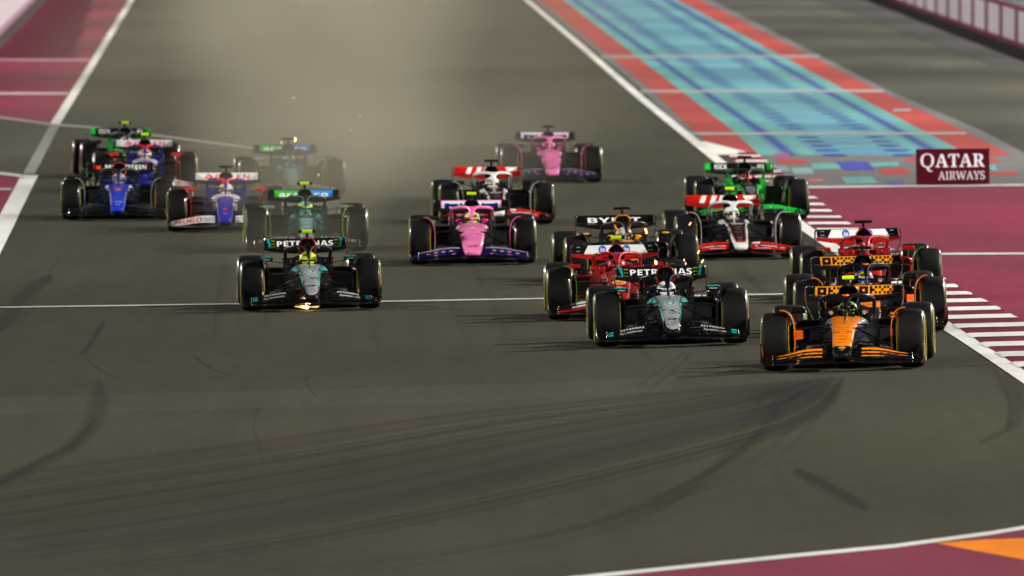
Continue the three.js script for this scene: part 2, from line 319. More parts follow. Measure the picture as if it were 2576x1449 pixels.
// barriers
function barrier(name, label, line, height, boardLen, gap, matBoard, matFrame, inward) {
  const t = thing(name, label, 'barrier'), [A, B] = line, len = Math.hypot(B[0] - A[0], B[1] - A[1]), dir = [(B[0] - A[0]) / len, (B[1] - A[1]) / len], turn = Math.atan2(dir[0], dir[1]);
  t.position.set(A[0], 0, A[1]); t.rotation.y = turn; // its length runs along its own +z
  part('wall', new THREE.BoxGeometry(0.4, height, len).translate(-inward * 0.2, height / 2, len / 2), matFrame, t);
  part('rail', new THREE.CylinderGeometry(0.06, 0.06, len, 10).rotateX(Math.PI / 2).translate(-inward * 0.2, height + 0.05, len / 2), flat(0.35, 0.33, 0.33, 0.4, { metalness: 0.6 }), t);
  const bg = new RoundedBoxGeometry(0.04, height * 0.80, boardLen, 2, 0.015);
  for (let z = gap; z + boardLen < len; z += boardLen + gap) part('board', bg, matBoard, t).position.set(inward * 0.012, height * 0.53, z + boardLen / 2);
  return t;
}
const boardTex = canvasMap(512, 64, (c, w, h) => {
  c.fillStyle = '#e9e2e8'; c.fillRect(0, 0, w, h);
  word(c, 'QATAR', 170, 32, 200, 34, '#5c0f34', 'bold 100px serif'); word(c, 'AIRWAYS', 370, 34, 180, 26, '#5c0f34', 'bold 100px serif');
});
{
  const M1 = flat(0.60, 0.54, 0.60, 0.6), M2 = flat(0.16, 0.02, 0.06, 0.6), M3 = new THREE.MeshStandardMaterial({ map: boardTex, roughness: 0.6 });
  const rl = [[17.4, -1000], [17.4, -600]], ll = [spot(140, -50), spot(-60, 150)];
  barrier('barrier', 'maroon barrier with pale boards at the top right', rl, 1.35, 15.5, 5.4, M1, M2, -1);
  barrier('barrier', 'barrier of white boards at the top left', ll, 2.4, 6.6, 3.2, flat(0.78, 0.70, 0.75, 0.6), flat(0.40, 0.22, 0.30, 0.6), 1);
  structure('service_road', sheet([[13.6, -1000], [17.2, -1000], [17.2, -600], [15.0, -600], [14.6, -700]], 0.012, 6), flat(0.045, 0.043, 0.043, 0.9), 'dark tarmac strip along the right barrier');
  structure('verge', sheet([[18.2, -1000], [60, -1000], [60, -560], [18.2, -560]], 0.012, 10), flat(0.052, 0.062, 0.055, 0.95), 'dark verge behind the right barrier');
}
{ // airline sign, a foam block standing on the apron
  const [x, z] = spot(2397.7, 467), w = 1.435, h = 0.70;
  const t = thing('marker_board', 'maroon block sign with white airline lettering standing on the apron', 'sign');
  t.position.set(x, ground(x, z) + 0.02, z); t.rotation.z = 0.012;
  part('block', new RoundedBoxGeometry(w, h, 0.3, 3, 0.015).translate(0, h / 2, -0.15), flat(0.062, 0.006, 0.014, 0.6), t);
  const tex = canvasMap(512, 256, (c, W, Hh) => {
    c.fillStyle = '#4a0419'; c.fillRect(0, 0, W, Hh);
    c.fillStyle = '#e6dfe8'; c.font = '100px serif';
    word(c, 'Q', 74, 78, 112, 104, '#e6dfe8', '100px serif'); word(c, 'ATAR', 306, 80, 350, 100, '#e6dfe8', 'bold 100px serif'); word(c, 'AIRWAYS', 318, 192, 336, 62, '#e6dfe8', '100px serif');
  });
  part('sign_face', new THREE.PlaneGeometry(w - 0.03, h - 0.03).translate(0, h / 2, 0.004), new THREE.MeshPhysicalMaterial({ map: tex, roughness: 0.7, specularIntensity: 0.2 }), t);
}
// ---------------------------------------------------------------- floodlights
{
  const steel = flat(0.4, 0.4, 0.41, 0.45, { metalness: 0.8 }), housing = flat(0.08, 0.08, 0.085, 0.5), glow = new THREE.MeshStandardMaterial({ color: 0x111111, emissive: new THREE.Color(1, 0.97, 0.9), emissiveIntensity: 24 });
  for (const [x, d, h, cd] of MASTS) {
    const t = thing('floodlight_mast', x > 0 ? 'tall floodlight mast beyond the right run-off, outside the picture' : 'tall floodlight mast beyond the left run-off, outside the picture', 'floodlight', x > 0 ? 'right floodlight masts' : 'left floodlight masts');
    t.position.set(x, ground(x, -d), -d);
    part('pole', once('pole' + h, () => new THREE.CylinderGeometry(0.12, 0.24, h, 16).translate(0, h / 2, 0)), steel, t);
    const head = new THREE.Group(); head.name = 'lamp_head'; head.position.set(0, h, 0); t.add(head);
    const target = V(-2 - x, -h, 0); head.rotation.order = 'YXZ'; head.rotation.y = Math.atan2(target.x, target.z); head.rotation.x = Math.atan2(h, Math.abs(target.x));
    part('housing', once('house', () => new RoundedBoxGeometry(2.4, 1.3, 0.3, 2, 0.04)), housing, head);
    part('lamp_panel', once('glow', () => new RoundedBoxGeometry(2.2, 1.1, 0.06, 2, 0.02).translate(0, 0, 0.17)), glow, head);
    const s = new THREE.SpotLight(new THREE.Color(1, 0.965, 0.885), cd, 0, 1.25, 0.5, 2);
    s.name = 'floodlight'; s.castShadow = true; s.shadow.radius = 30; s.shadow.mapSize.set(2048, 2048); s.shadow.camera.far = 400;
    s.position.set(0, 0, 0.95); head.add(s);
    const tg = new THREE.Object3D(); tg.name = 'aim'; tg.position.set(0, 0, 20); head.add(tg); s.target = tg;
  }
}

// ---------------------------------------------------------------- racing cars: shapes (car faces +z, front axle at z = 1.8, rear at -1.8, ground at y = 0)
const WB = 1.8;
function loft(loops, { crease = 0.7, capA = true, capB = true, uv = null } = {}) { // loops of [x, y, z], all of one length, closed
  const n = loops[0].length, pos = [], idx = [];
  for (const l of loops) for (const p of l) pos.push(...p);
  for (let i = 0; i < loops.length - 1; i++) for (let j = 0; j < n; j++) { const a = i * n + j, b = i * n + (j + 1) % n; idx.push(a, b, a + n, b, b + n, a + n); }
  const cap = (k, flip) => { const c = loops[k].reduce((s, p) => [s[0] + p[0] / n, s[1] + p[1] / n, s[2] + p[2] / n], [0, 0, 0]), at = pos.length / 3; pos.push(...c); for (let j = 0; j < n; j++) { const a = k * n + j, b = k * n + (j + 1) % n; idx.push(...(flip ? [at, b, a] : [at, a, b])); } };
  if (capA) cap(0, true); if (capB) cap(loops.length - 1, false);
  let g = new THREE.BufferGeometry(); g.setAttribute('position', new THREE.Float32BufferAttribute(pos, 3)); g.setIndex(idx);
  // outward winding
  let vol = 0; const v = (i) => V(pos[i * 3], pos[i * 3 + 1], pos[i * 3 + 2]);
  for (let i = 0; i < idx.length; i += 3) vol += v(idx[i]).dot(v(idx[i + 1]).cross(v(idx[i + 2])));
  if (vol < 0) { for (let i = 0; i < idx.length; i += 3) [idx[i + 1], idx[i + 2]] = [idx[i + 2], idx[i + 1]]; g.setIndex(idx); }
  g = toCreasedNormals(g, crease);
  return planar(g, uv ?? ((x, y, z) => [x, z]));
}
function planar(g, f) { const p = g.attributes.position, a = new Float32Array(p.count * 2); for (let i = 0; i < p.count; i++) a.set(f(p.getX(i), p.getY(i), p.getZ(i)), i * 2); g.setAttribute('uv', new THREE.BufferAttribute(a, 2)); return g; }
const bare = (g) => { const q = g.index ? g.toNonIndexed() : g; for (const k of Object.keys(q.attributes)) if (!['position', 'normal', 'uv'].includes(k)) q.deleteAttribute(k); return q; };
const join = (...list) => mergeGeometries(list.map(bare));
const oct = (cx, cy, w, h, z, n = 3, count = 28) => Array.from({ length: count }, (_, i) => { const t = i / count * 2 * Math.PI, c = Math.cos(t), s = Math.sin(t); return [cx + Math.sign(c) * Math.pow(Math.abs(c), 2 / n) * w / 2, cy + Math.sign(s) * Math.pow(Math.abs(s), 2 / n) * h / 2, z]; });
const mirrorX = (g) => { const q = g.clone().scale(-1, 1, 1), i = q.index; if (i) { for (let k = 0; k < i.count; k += 3) { const a = i.getX(k); i.setX(k, i.getX(k + 1)); i.setX(k + 1, a); } } else for (const [k, at] of Object.entries(q.attributes)) { const s = at.itemSize, d = at.array; for (let t = 0; t < at.count; t += 3) for (let c = 0; c < s; c++) { const a = d[t * s + c]; d[t * s + c] = d[(t + 1) * s + c]; d[(t + 1) * s + c] = a; } } return q; };
const tube = (pts, r, seg = 24, rad = 10) => new THREE.TubeGeometry(new THREE.CatmullRomCurve3(pts.map((p) => V(...p)), false, 'catmullrom', 0.5), seg, r, rad, false);
function rod(a, b, w, h) { // a flattened arm
  const A = V(...a), B = V(...b), len = A.distanceTo(B), g = new THREE.CylinderGeometry(1, 1, len, 10).scale(w / 2, 1, h / 2);
  const m = new THREE.Matrix4(), y = B.clone().sub(A).normalize(), z = V(0, 1, 0).addScaledVector(y, -y.y).normalize(), x = y.clone().cross(z);
  m.makeBasis(x, y, z).setPosition(A.clone().add(B).multiplyScalar(0.5));
  return g.applyMatrix4(m);
}
function slab(fn, nu, nv, th) { // a curved plate of thickness th over fn(u, v) -> [x, y, z]
  const P = [], top = [];
  for (let i = 0; i <= nu; i++) for (let j = 0; j <= nv; j++) P.push(V(...fn(i / nu, j / nv)));
  const at = (i, j) => P[clamp(i, 0, nu) * (nv + 1) + clamp(j, 0, nv)], N = [];
  for (let i = 0; i <= nu; i++) for (let j = 0; j <= nv; j++) N.push(at(i + 1, j).clone().sub(at(i - 1, j)).cross(at(i, j + 1).clone().sub(at(i, j - 1))).normalize());
  const pos = [], idx = [], M = (nu + 1) * (nv + 1);
  for (const s of [0.5, -0.5]) P.forEach((p, k) => { const edge = (k % (nv + 1) === 0 || k % (nv + 1) === nv) ? 0.35 : 1; pos.push(p.x + N[k].x * th * s * edge, p.y + N[k].y * th * s * edge, p.z + N[k].z * th * s * edge); });
  for (let i = 0; i < nu; i++) for (let j = 0; j < nv; j++) { const a = i * (nv + 1) + j, b = a + 1, c = a + nv + 1, d = c + 1; idx.push(a, c, b, b, c, d, a + M, b + M, c + M, b + M, d + M, c + M); }
  const side = (list) => { for (let k = 0; k < list.length - 1; k++) { const a = list[k], b = list[k + 1]; idx.push(a, b, a + M, b, b + M, a + M); } };
  const row = (i) => Array.from({ length: nv + 1 }, (_, j) => i * (nv + 1) + j), col = (j) => Array.from({ length: nu + 1 }, (_, i) => i * (nv + 1) + j);
  side(row(0)); side(row(nu).reverse()); side(col(0).reverse()); side(col(nv));
  const g = new THREE.BufferGeometry(); g.setAttribute('position', new THREE.Float32BufferAttribute(pos, 3)); g.setIndex(idx);
  return planar(toCreasedNormals(g, 0.8), (x, y, z) => [x, y]);
}
// nose + chassis top, one shape per width/tip
const NOSE_X = 0.36, NOSE_Z0 = 0.5, NOSE_Z1 = 2.8;
const NOSE_S = [[2.80, 0.205], [2.74, 0.2485], [2.6, 0.2895], [2.4, 0.3445], [2.1, 0.4285], [1.85, 0.498], [1.6, 0.547], [1.3, 0.582], [1.0, 0.6105], [0.8, 0.6285], [0.62, 0.6275], [0.5, 0.61]];
const noseTop = (z) => { let k = 0; while (k < NOSE_S.length - 2 && NOSE_S[k + 1][0] > z) k++; const [za, ya] = NOSE_S[k], [zb, yb] = NOSE_S[k + 1]; return lerp(ya, yb, clamp((za - z) / (za - zb), 0, 1)); };
const noseUV = (x, y, z) => { const sx = clamp(Math.abs(x) + Math.max(0, noseTop(z) - y - 0.012) * 0.8, 0, NOSE_X) * Math.sign(x); return [(sx + NOSE_X) / (2 * NOSE_X), 1 - (z - NOSE_Z0) / (NOSE_Z1 - NOSE_Z0)]; };
const noseShape = (wide, tip) => once('nose' + wide + tip, () => {
  const S = [[2.80, 0.190, 0.10 * tip, 0.03], [2.785, 0.190, 0.155 * tip, 0.075], [2.74, 0.196, 0.19 * tip, 0.105], [2.6, 0.222, 0.215 * lerp(tip, wide, 0.3), 0.135], [2.4, 0.262, 0.24 * lerp(tip, wide, 0.6), 0.165], [2.1, 0.326, 0.265 * wide, 0.205], [1.85, 0.378, 0.285 * wide, 0.24], [1.6, 0.412, 0.32 * wide, 0.27], [1.3, 0.432, 0.375 * wide, 0.30], [1.0, 0.438, 0.44, 0.345], [0.8, 0.436, 0.50, 0.385], [0.62, 0.425, 0.56, 0.405], [0.5, 0.41, 0.58, 0.40]];
  return loft(S.map(([z, y, w, h]) => oct(0, y, w, h, z, 3.2)), { uv: noseUV, crease: 1.0 });
});
const tubShape = () => once('tub', () => {
  const U = (z, W, top, t) => { const bottom = 0.12, o = [], n = 10; for (let i = 0; i <= n; i++) { const a = Math.PI * (i / n); o.push([W * Math.sign(Math.cos(a)) * Math.pow(Math.abs(Math.cos(a)), 0.45), lerp(top, bottom, Math.pow(Math.sin(a), 0.6)), z]); } const q = []; for (let i = n; i >= 0; i--) { const a = Math.PI * (i / n); q.push([(W - t) * Math.sign(Math.cos(a)) * Math.pow(Math.abs(Math.cos(a)), 0.45), lerp(top + 0.004, bottom + t, Math.pow(Math.sin(a), 0.6)), z]); } return [...o, ...q]; };
  return loft([U(0.5, 0.29, 0.60, 0.05), U(0.35, 0.315, 0.622, 0.07), U(0.15, 0.345, 0.655, 0.10), U(-0.05, 0.365, 0.69, 0.13), U(-0.22, 0.375, 0.70, 0.14)], { crease: 0.9 });
});
const coverShape = () => once('cover', () => loft([oct(0, 0.40, 0.76, 0.60, -0.20, 3), oct(0, 0.42, 0.78, 0.60, -0.32, 3), oct(0, 0.44, 0.66, 0.60, -0.75, 2.6), oct(0, 0.43, 0.46, 0.58, -1.25, 2.3), oct(0, 0.38, 0.30, 0.46, -1.8, 2.2), oct(0, 0.34, 0.16, 0.26, -2.3, 2)], { crease: 0.9 }));
const airboxShape = (tri) => once('airbox' + tri, () => {
  const R = (z, w, h, cy, n) => tri ? Array.from({ length: 28 }, (_, i) => { const t = i / 28 * 2 * Math.PI, k = Math.sin(t) > 0 ? 1 - 0.72 * Math.pow(Math.sin(t), 0.9) : 1; return [Math.sign(Math.cos(t)) * Math.pow(Math.abs(Math.cos(t)), 0.6) * w / 2 * k, cy + Math.sign(Math.sin(t)) * Math.pow(Math.abs(Math.sin(t)), 0.7) * h / 2, z]; }) : oct(0, cy, w, h, z, n);
  const a = tri ? 0.27 : 0.25, h = tri ? 0.27 : 0.25, cy = tri ? 0.865 : 0.855;
  return loft([R(-0.42, a - 0.07, h - 0.07, cy, 2.9), R(-0.235, a - 0.035, h - 0.035, cy, 3), R(-0.215, a - 0.018, h - 0.018, cy, 3), R(-0.225, a - 0.004, h - 0.004, cy, 3), R(-0.26, a, h, cy, 3), R(-0.6, a * 0.98, h, cy - 0.01, 2.6), R(-1.2, 0.14, 0.24, 0.76, 2.2), R(-1.9, 0.05, 0.16, 0.60, 2)], { capA: false, crease: 1 });
});
const haloShape = () => once('halo', () => {
  const half = [[-0.315, 0.66, -0.30], [-0.322, 0.735, -0.12], [-0.325, 0.80, 0.06], [-0.305, 0.842, 0.25], [-0.225, 0.866, 0.45], [-0.11, 0.872, 0.58], [-0.045, 0.856, 0.66], [-0.012, 0.80, 0.73], [0, 0.73, 0.78]];
  const l = tube(half, 0.026, 60, 14), r = tube(half.map(([x, y, z]) => [-x, y, z]), 0.026, 60, 14);
  return join(l, r, tube([[0, 0.80, 0.72], [0, 0.73, 0.78], [0, 0.62, 0.87]], 0.017, 12, 12), loft([oct(0, 0.868, 0.16, 0.035, 0.60, 2.4), oct(0, 0.862, 0.14, 0.045, 0.655, 2.4), oct(0, 0.84, 0.06, 0.04, 0.69, 2.2)], { crease: 1 }));
});
const haloTop = () => once('halotop', () => { const half = [[-0.225, 0.866, 0.45], [-0.11, 0.872, 0.58], [-0.045, 0.857, 0.66], [-0.012, 0.80, 0.73]]; return join(tube(half, 0.0285, 24, 14), tube(half.map(([x, y, z]) => [-x, y, z]), 0.0285, 24, 14)); });
const sidepodShape = () => once('pod', () => loft([oct(0.47, 0.40, 0.30, 0.19, -0.30, 6), oct(0.47, 0.405, 0.36, 0.26, -0.19, 6), oct(0.47, 0.408, 0.385, 0.29, -0.185, 6), oct(0.47, 0.408, 0.40, 0.305, -0.20, 6), oct(0.48, 0.41, 0.44, 0.315, -0.32, 5), oct(0.47, 0.39, 0.44, 0.31, -0.7, 4), oct(0.40, 0.33, 0.40, 0.27, -1.2, 3), oct(0.26, 0.26, 0.30, 0.2, -1.75, 2.6), oct(0.16, 0.22, 0.16, 0.12, -2.1, 2.4)], { capA: false, crease: 0.8 }));
const wing3 = (u) => lerp(0.175, 0.935, u);
const flapShape = (k) => once('flap' + k, () => { // element k of one side: 0 lowest, 2 top
  const yi = [0.158, 0.197, 0.240][k], yo = [0.100, 0.126, 0.152][k], hi = 0.031, ho = 0.018, zi = [2.60, 2.53, 2.45][k], zo = [2.42, 2.36, 2.30][k];
  return slab((u, v) => { const q = Math.pow(u, 1.75), bump = 0.012 * Math.sin(Math.PI * Math.min(1, u * 1.6)), x = wing3(u); return [x, lerp(yi, yo, q) + bump + lerp(hi, ho, q) * v, lerp(zi, zo, Math.pow(u, 1.2)) - 0.085 * v + 0.012 * Math.sin(v * Math.PI)]; }, 26, 4, 0.007);
});
const mainPlane = () => once('mainplane', () => slab((u, v) => { const x = lerp(-0.985, 0.985, u), a = Math.abs(x), mid = sstep(0.42 - a, 0, 0.36); const y = lerp(0.092, 0.112, mid) + 0.012 * Math.cos(a * 1.5) + 0.055 * Math.pow(sstep(a, 0.93, 0.99), 2); return [x, y + 0.042 * v * v - 0.012 * (1 - v), lerp(2.52, 2.82, 1 - Math.pow(a, 1.4)) - 0.26 * v]; }, 64, 6, 0.016));
const frontEndplate = () => once('fep', () => slab((u, v) => { const z = lerp(2.56, 2.20, u), top = lerp(0.15, 0.345, sstep(u, 0.0, 0.55)); return [0.985 - 0.035 * (1 - u) * (1 - v) + 0.012 * v, lerp(0.075, top, v), z]; }, 14, 8, 0.012));
const epPanel = () => once('epp', () => slab((u, v) => [0.974 + 0.012 * v, lerp(0.15, 0.315, v), lerp(2.37, 2.205, u)], 4, 4, 0.006));
const rwUV = (x, y) => [(x + 0.61) / 1.22, (y - 0.80) / 0.145];
const rearFlap = () => once('rflap', () => planar(slab((u, v) => { const x = lerp(-0.585, 0.585, u), e = Math.abs(x) / 0.585; return [x, lerp(0.808 + 0.018 * e * e, 0.932, v), lerp(-2.28, -2.52, v) + 0.02 * Math.sin(v * 3.1)]; }, 30, 6, 0.012), rwUV));
const rearPlane = () => once('rplane', () => slab((u, v) => { const x = lerp(-0.60, 0.60, u), e = Math.abs(x) / 0.6, low = lerp(0.722, 0.785, e * e); return [x, lerp(low, 0.805 + 0.012 * e * e, Math.pow(v, 0.8)), lerp(-2.06, -2.3, v)]; }, 30, 6, 0.022));
const rearEndplate = () => once('rep', () => {
  const path = new THREE.CatmullRomCurve3([V(0.575, 0.936, 0), V(0.606, 0.915, 0), V(0.614, 0.86, 0), V(0.614, 0.78, 0), V(0.600, 0.70, 0), V(0.555, 0.60, 0), V(0.515, 0.50, 0), V(0.50, 0.36, 0), V(0.50, 0.2, 0)]);
  return slab((u, v) => { const p = path.getPoint(u), wide = u < 0.35 ? 0.42 : lerp(0.42, 0.17, sstep(u, 0.35, 0.6)), z0 = lerp(-2.08, -2.16, sstep(u, 0.3, 0.6)) - 0.1 * Math.pow(1 - Math.min(1, u * 6), 2); return [p.x, p.y, z0 - wide * v]; }, 40, 4, 0.014);
});
const tyreShape = (w) => once('tyre' + w, () => { // flat tread with rounded shoulders
  const h = w / 2, P = [[0.3405, -h + 0.030], [0.348, -h + 0.044], [0.3545, -h + 0.066], [0.3590, -h + 0.10], [0.3605, 0], [0.3590, h - 0.10], [0.3545, h - 0.066], [0.348, h - 0.044], [0.3405, h - 0.030]];
  return new THREE.LatheGeometry(P.map(([r, y]) => new THREE.Vector2(r, y)), 72).rotateZ(-Math.PI / 2);
});
const wallShape = (w) => once('wall' + w, () => { // the bulging shiny walls of the tyre, both sides
  const h = w / 2, P = [[0.3405, h - 0.030], [0.328, h - 0.016], [0.305, h - 0.003], [0.27, h + 0.002], [0.235, h - 0.002], [0.215, h - 0.012]], R = (s) => new THREE.LatheGeometry((s > 0 ? P : P.slice().reverse()).map(([r, y]) => new THREE.Vector2(r, y * s)), 72).rotateZ(-Math.PI / 2);
  return join(R(1), R(-1));
});
const stripeShape = (w) => once('stripe' + w, () => { const h = w / 2 + 0.0035, R = (s) => new THREE.LatheGeometry([[0.268, h - 0.003], [0.270, h + 0.001], [0.286, h - 0.0005], [0.290, h - 0.005]].map(([r, y]) => new THREE.Vector2(r, y * s)), 72).rotateZ(-Math.PI / 2); return join(R(1), R(-1)); });
const coverDisc = (w) => once('disc' + w, () => { const h = w / 2 - 0.01, D = (s) => new THREE.LatheGeometry([[0, h + 0.016], [0.05, h + 0.018], [0.06, h + 0.006], [0.17, h + 0.004], [0.212, h - 0.002], [0.217, h - 0.012]].map(([r, y]) => new THREE.Vector2(r, y * s)), 48).rotateZ(-Math.PI / 2); return join(D(1), D(-1)); });
const wingletShape = () => once('winglet', () => {
  const path = new THREE.CatmullRomCurve3([V(0.765, 0.742, 0), V(0.715, 0.736, 0), V(0.655, 0.70, 0), V(0.612, 0.62, 0), V(0.592, 0.50, 0), V(0.590, 0.36, 0), V(0.605, 0.19, 0)]);
  return slab((u, v) => { const p = path.getPoint(u); return [p.x, p.y, lerp(2.02, 1.66, v) + 0.05 * u]; }, 40, 3, 0.017);
});
const floorShape = () => once('floor', () => {
  const s = new THREE.Shape(); [[-0.28, 1.02], [-0.52, 0.95], [-0.74, 0.72], [-0.80, 0.4], [-0.80, -0.9], [-0.70, -1.3], [-0.52, -1.45], [-0.52, -2.3], [0.52, -2.3], [0.52, -1.45], [0.70, -1.3], [0.80, -0.9], [0.80, 0.4], [0.74, 0.72], [0.52, 0.95], [0.28, 1.02]].forEach(([x, z], i) => (i ? s.lineTo(x, -z) : s.moveTo(x, -z)));
  return new THREE.ExtrudeGeometry(s, { depth: 0.03, bevelEnabled: true, bevelSize: 0.01, bevelThickness: 0.01, bevelSegments: 2 }).rotateX(-Math.PI / 2).translate(0, 0.055, 0);
});
const fenceShape = (k) => once('fence' + k, () => slab((u, v) => [lerp(0.30, 0.36, u) + k * 0.115 + 0.05 * u * u, lerp(0.07, lerp(0.30, 0.2, u) - 0.02 * k, v), lerp(1.02, 0.55, u) - 0.05 * k], 8, 4, 0.01));
const ARMS = [[[0.13, 0.505, 2.0], [0.66, 0.50, 1.84], 0.07, 0.02], [[0.17, 0.535, 1.35], [0.66, 0.50, 1.76], 0.07, 0.02], [[0.12, 0.33, 2.08], [0.66, 0.20, 1.86], 0.08, 0.022], [[0.18, 0.30, 1.30], [0.66, 0.20, 1.74], 0.08, 0.022], [[0.15, 0.50, 1.72], [0.63, 0.24, 1.80], 0.05, 0.026], [[0.13, 0.34, 1.98], [0.64, 0.30, 1.95], 0.06, 0.02]];
const REAR_ARMS = [[[0.12, 0.42, -1.45], [0.62, 0.48, -1.78], 0.06, 0.022], [[0.12, 0.40, -2.05], [0.62, 0.48, -1.84], 0.06, 0.022], [[0.12, 0.24, -1.5], [0.62, 0.20, -1.78], 0.06, 0.022], [[0.12, 0.22, -2.0], [0.62, 0.20, -1.84], 0.06, 0.022]];
// driver: one continuous seated body (a joined field), gloved hands on the wheel
const driverBody = () => once('driver', () => {
  const B = [], bone = (a, b, ra, rb) => B.push([V(...a), V(...b), ra, rb]);
  bone([0, 0.20, 0.22], [0, 0.30, 0.05], 0.13, 0.13); bone([0, 0.30, 0.05], [0, 0.44, -0.02], 0.13, 0.14);
  bone([0, 0.50, 0.0], [0, 0.60, 0.035], 0.06, 0.055); bone([0, 0.64, 0.045], [0, 0.69, 0.05], 0.085, 0.088);
  for (const s of [-1, 1]) {
    bone([s * 0.06, 0.47, -0.01], [s * 0.17, 0.455, 0.0], 0.075, 0.065); bone([s * 0.175, 0.45, 0], [s * 0.205, 0.31, 0.22], 0.058, 0.045); bone([s * 0.205, 0.31, 0.22], [s * 0.145, 0.45, 0.43], 0.045, 0.032);
    bone([s * 0.145, 0.45, 0.43], [s * 0.135, 0.48, 0.50], 0.034, 0.032);
    for (let f = 0; f < 4; f++) { const y = 0.505 - f * 0.022; bone([s * 0.14, y, 0.51], [s * 0.118, y, 0.545], 0.0115, 0.0105); bone([s * 0.118, y, 0.545], [s * 0.096, y, 0.525], 0.0105, 0.0095); }
    bone([s * 0.125, 0.50, 0.49], [s * 0.10, 0.522, 0.505], 0.013, 0.011);
    bone([s * 0.09, 0.20, 0.24], [s * 0.11, 0.37, 0.66], 0.082, 0.062); bone([s * 0.11, 0.37, 0.66], [s * 0.09, 0.27, 1.05], 0.058, 0.042); bone([s * 0.09, 0.27, 1.05], [s * 0.09, 0.37, 1.16], 0.042, 0.034);
  }
  const res = 104, S = 0.72, C = V(0, 0.42, 0.48), mc = new MarchingCubes(res, new THREE.MeshStandardMaterial(), false, false, 120000);
  mc.isolation = 0; mc.field.fill(-1);
  const k = 0.022, p = V(0, 0, 0), ab = V(0, 0, 0), ap = V(0, 0, 0), d = new Float32Array(res * res * res).fill(9);
  for (const [a, b, ra, rb] of B) {
    ab.copy(b).sub(a); const L = ab.lengthSq(), pad = Math.max(ra, rb) + 0.09, lo = a.clone().min(b).subScalar(pad), hi = a.clone().max(b).addScalar(pad);
    const g = (v, c) => (v - c) / S * res / 2 + res / 2, r = (v) => clamp(v, 1, res - 2);
    const [x0, y0, z0] = [g(lo.x, C.x), g(lo.y, C.y), g(lo.z, C.z)].map((v) => r(Math.floor(v))), [x1, y1, z1] = [g(hi.x, C.x), g(hi.y, C.y), g(hi.z, C.z)].map((v) => r(Math.ceil(v)));
    for (let z = z0; z <= z1; z++) for (let y = y0; y <= y1; y++) for (let x = x0; x <= x1; x++) {
      p.set((x - res / 2) / (res / 2) * S + C.x, (y - res / 2) / (res / 2) * S + C.y, (z - res / 2) / (res / 2) * S + C.z);
      ap.copy(p).sub(a); const t = clamp(ap.dot(ab) / L, 0, 1), dist = ap.addScaledVector(ab, -t).length() - lerp(ra, rb, t), i = x + y * res + z * res * res;
      const h = Math.max(k - Math.abs(d[i] - dist), 0) / k; d[i] = Math.min(d[i], dist) - h * h * k * 0.25;
    }
  }
  for (let i = 0; i < d.length; i++) mc.field[i] = -d[i];
  mc.update();
  const g = new THREE.BufferGeometry(), n = mc.count;
  g.setAttribute('position', new THREE.BufferAttribute(mc.positionArray.slice(0, n * 3), 3)); g.setAttribute('normal', new THREE.BufferAttribute(mc.normalArray.slice(0, n * 3), 3));
  g.scale(S, S, S); g.translate(C.x, C.y, C.z);
  return g;
});
const HEAD = [0, 0.672, 0.05];
const helmetShape = () => once('helmet', () => { const g = new THREE.SphereGeometry(0.128, 48, 32), p = g.attributes.position; for (let i = 0; i < p.count; i++) { let x = p.getX(i), y = p.getY(i), z = p.getZ(i); if (y < 0) { x *= 1 + y * 0.6; z *= z > 0 ? 1.06 : 0.96; } z *= 1.06; y = y < -0.1 ? -0.1 + (y + 0.1) * 0.4 : y; p.setXYZ(i, x, y, z); } g.computeVertexNormals(); return g.rotateY(Math.PI / 2 * 0); });
const visorShape = () => once('visor', () => { const g = new THREE.SphereGeometry(0.1305, 36, 10, Math.PI * 0.16, Math.PI * 0.68, Math.PI * 0.455, Math.PI * 0.165).scale(1, 1, 1.065); return g; });

// ---------------------------------------------------------------- liveries
const gloss = (hex, o = {}) => new THREE.MeshPhysicalMaterial({ color: hex, roughness: 0.42, specularIntensity: 0.5, clearcoat: 1, clearcoatRoughness: 0.05, ...o });
const CARBON = gloss(0x060607, { roughness: 0.4, specularIntensity: 0.35, clearcoat: 1, clearcoatRoughness: 0.06 }), CARBON_DULL = new THREE.MeshPhysicalMaterial({ color: 0x070708, roughness: 0.6, specularIntensity: 0.4 }), INTAKE = new THREE.MeshStandardMaterial({ color: 0x020202, roughness: 0.9 });
const RUBBER = new THREE.MeshPhysicalMaterial({ color: 0x09090a, roughness: 0.72, specularIntensity: 0.4 }), SIDEWALL = new THREE.MeshPhysicalMaterial({ color: 0x101011, roughness: 0.5, clearcoat: 0.8, clearcoatRoughness: 0.16 });
const STRIPE_Y = new THREE.MeshPhysicalMaterial({ color: 0xb0a300, roughness: 0.6, specularIntensity: 0.4 }), STRIPE_R = new THREE.MeshStandardMaterial({ color: 0xc01818, roughness: 0.55 });
const CHROME = new THREE.MeshStandardMaterial({ color: 0xbbbbbb, roughness: 0.25, metalness: 1 }), LIME = new THREE.MeshStandardMaterial({ color: 0xc8f500, roughness: 0.5 }), VISOR = gloss(0x0a0a14, { roughness: 0.1 });
const printed = (t) => new THREE.MeshPhysicalMaterial({ map: t, roughness: 0.45, specularIntensity: 0.45, clearcoat: 0.9, clearcoatRoughness: 0.06 });
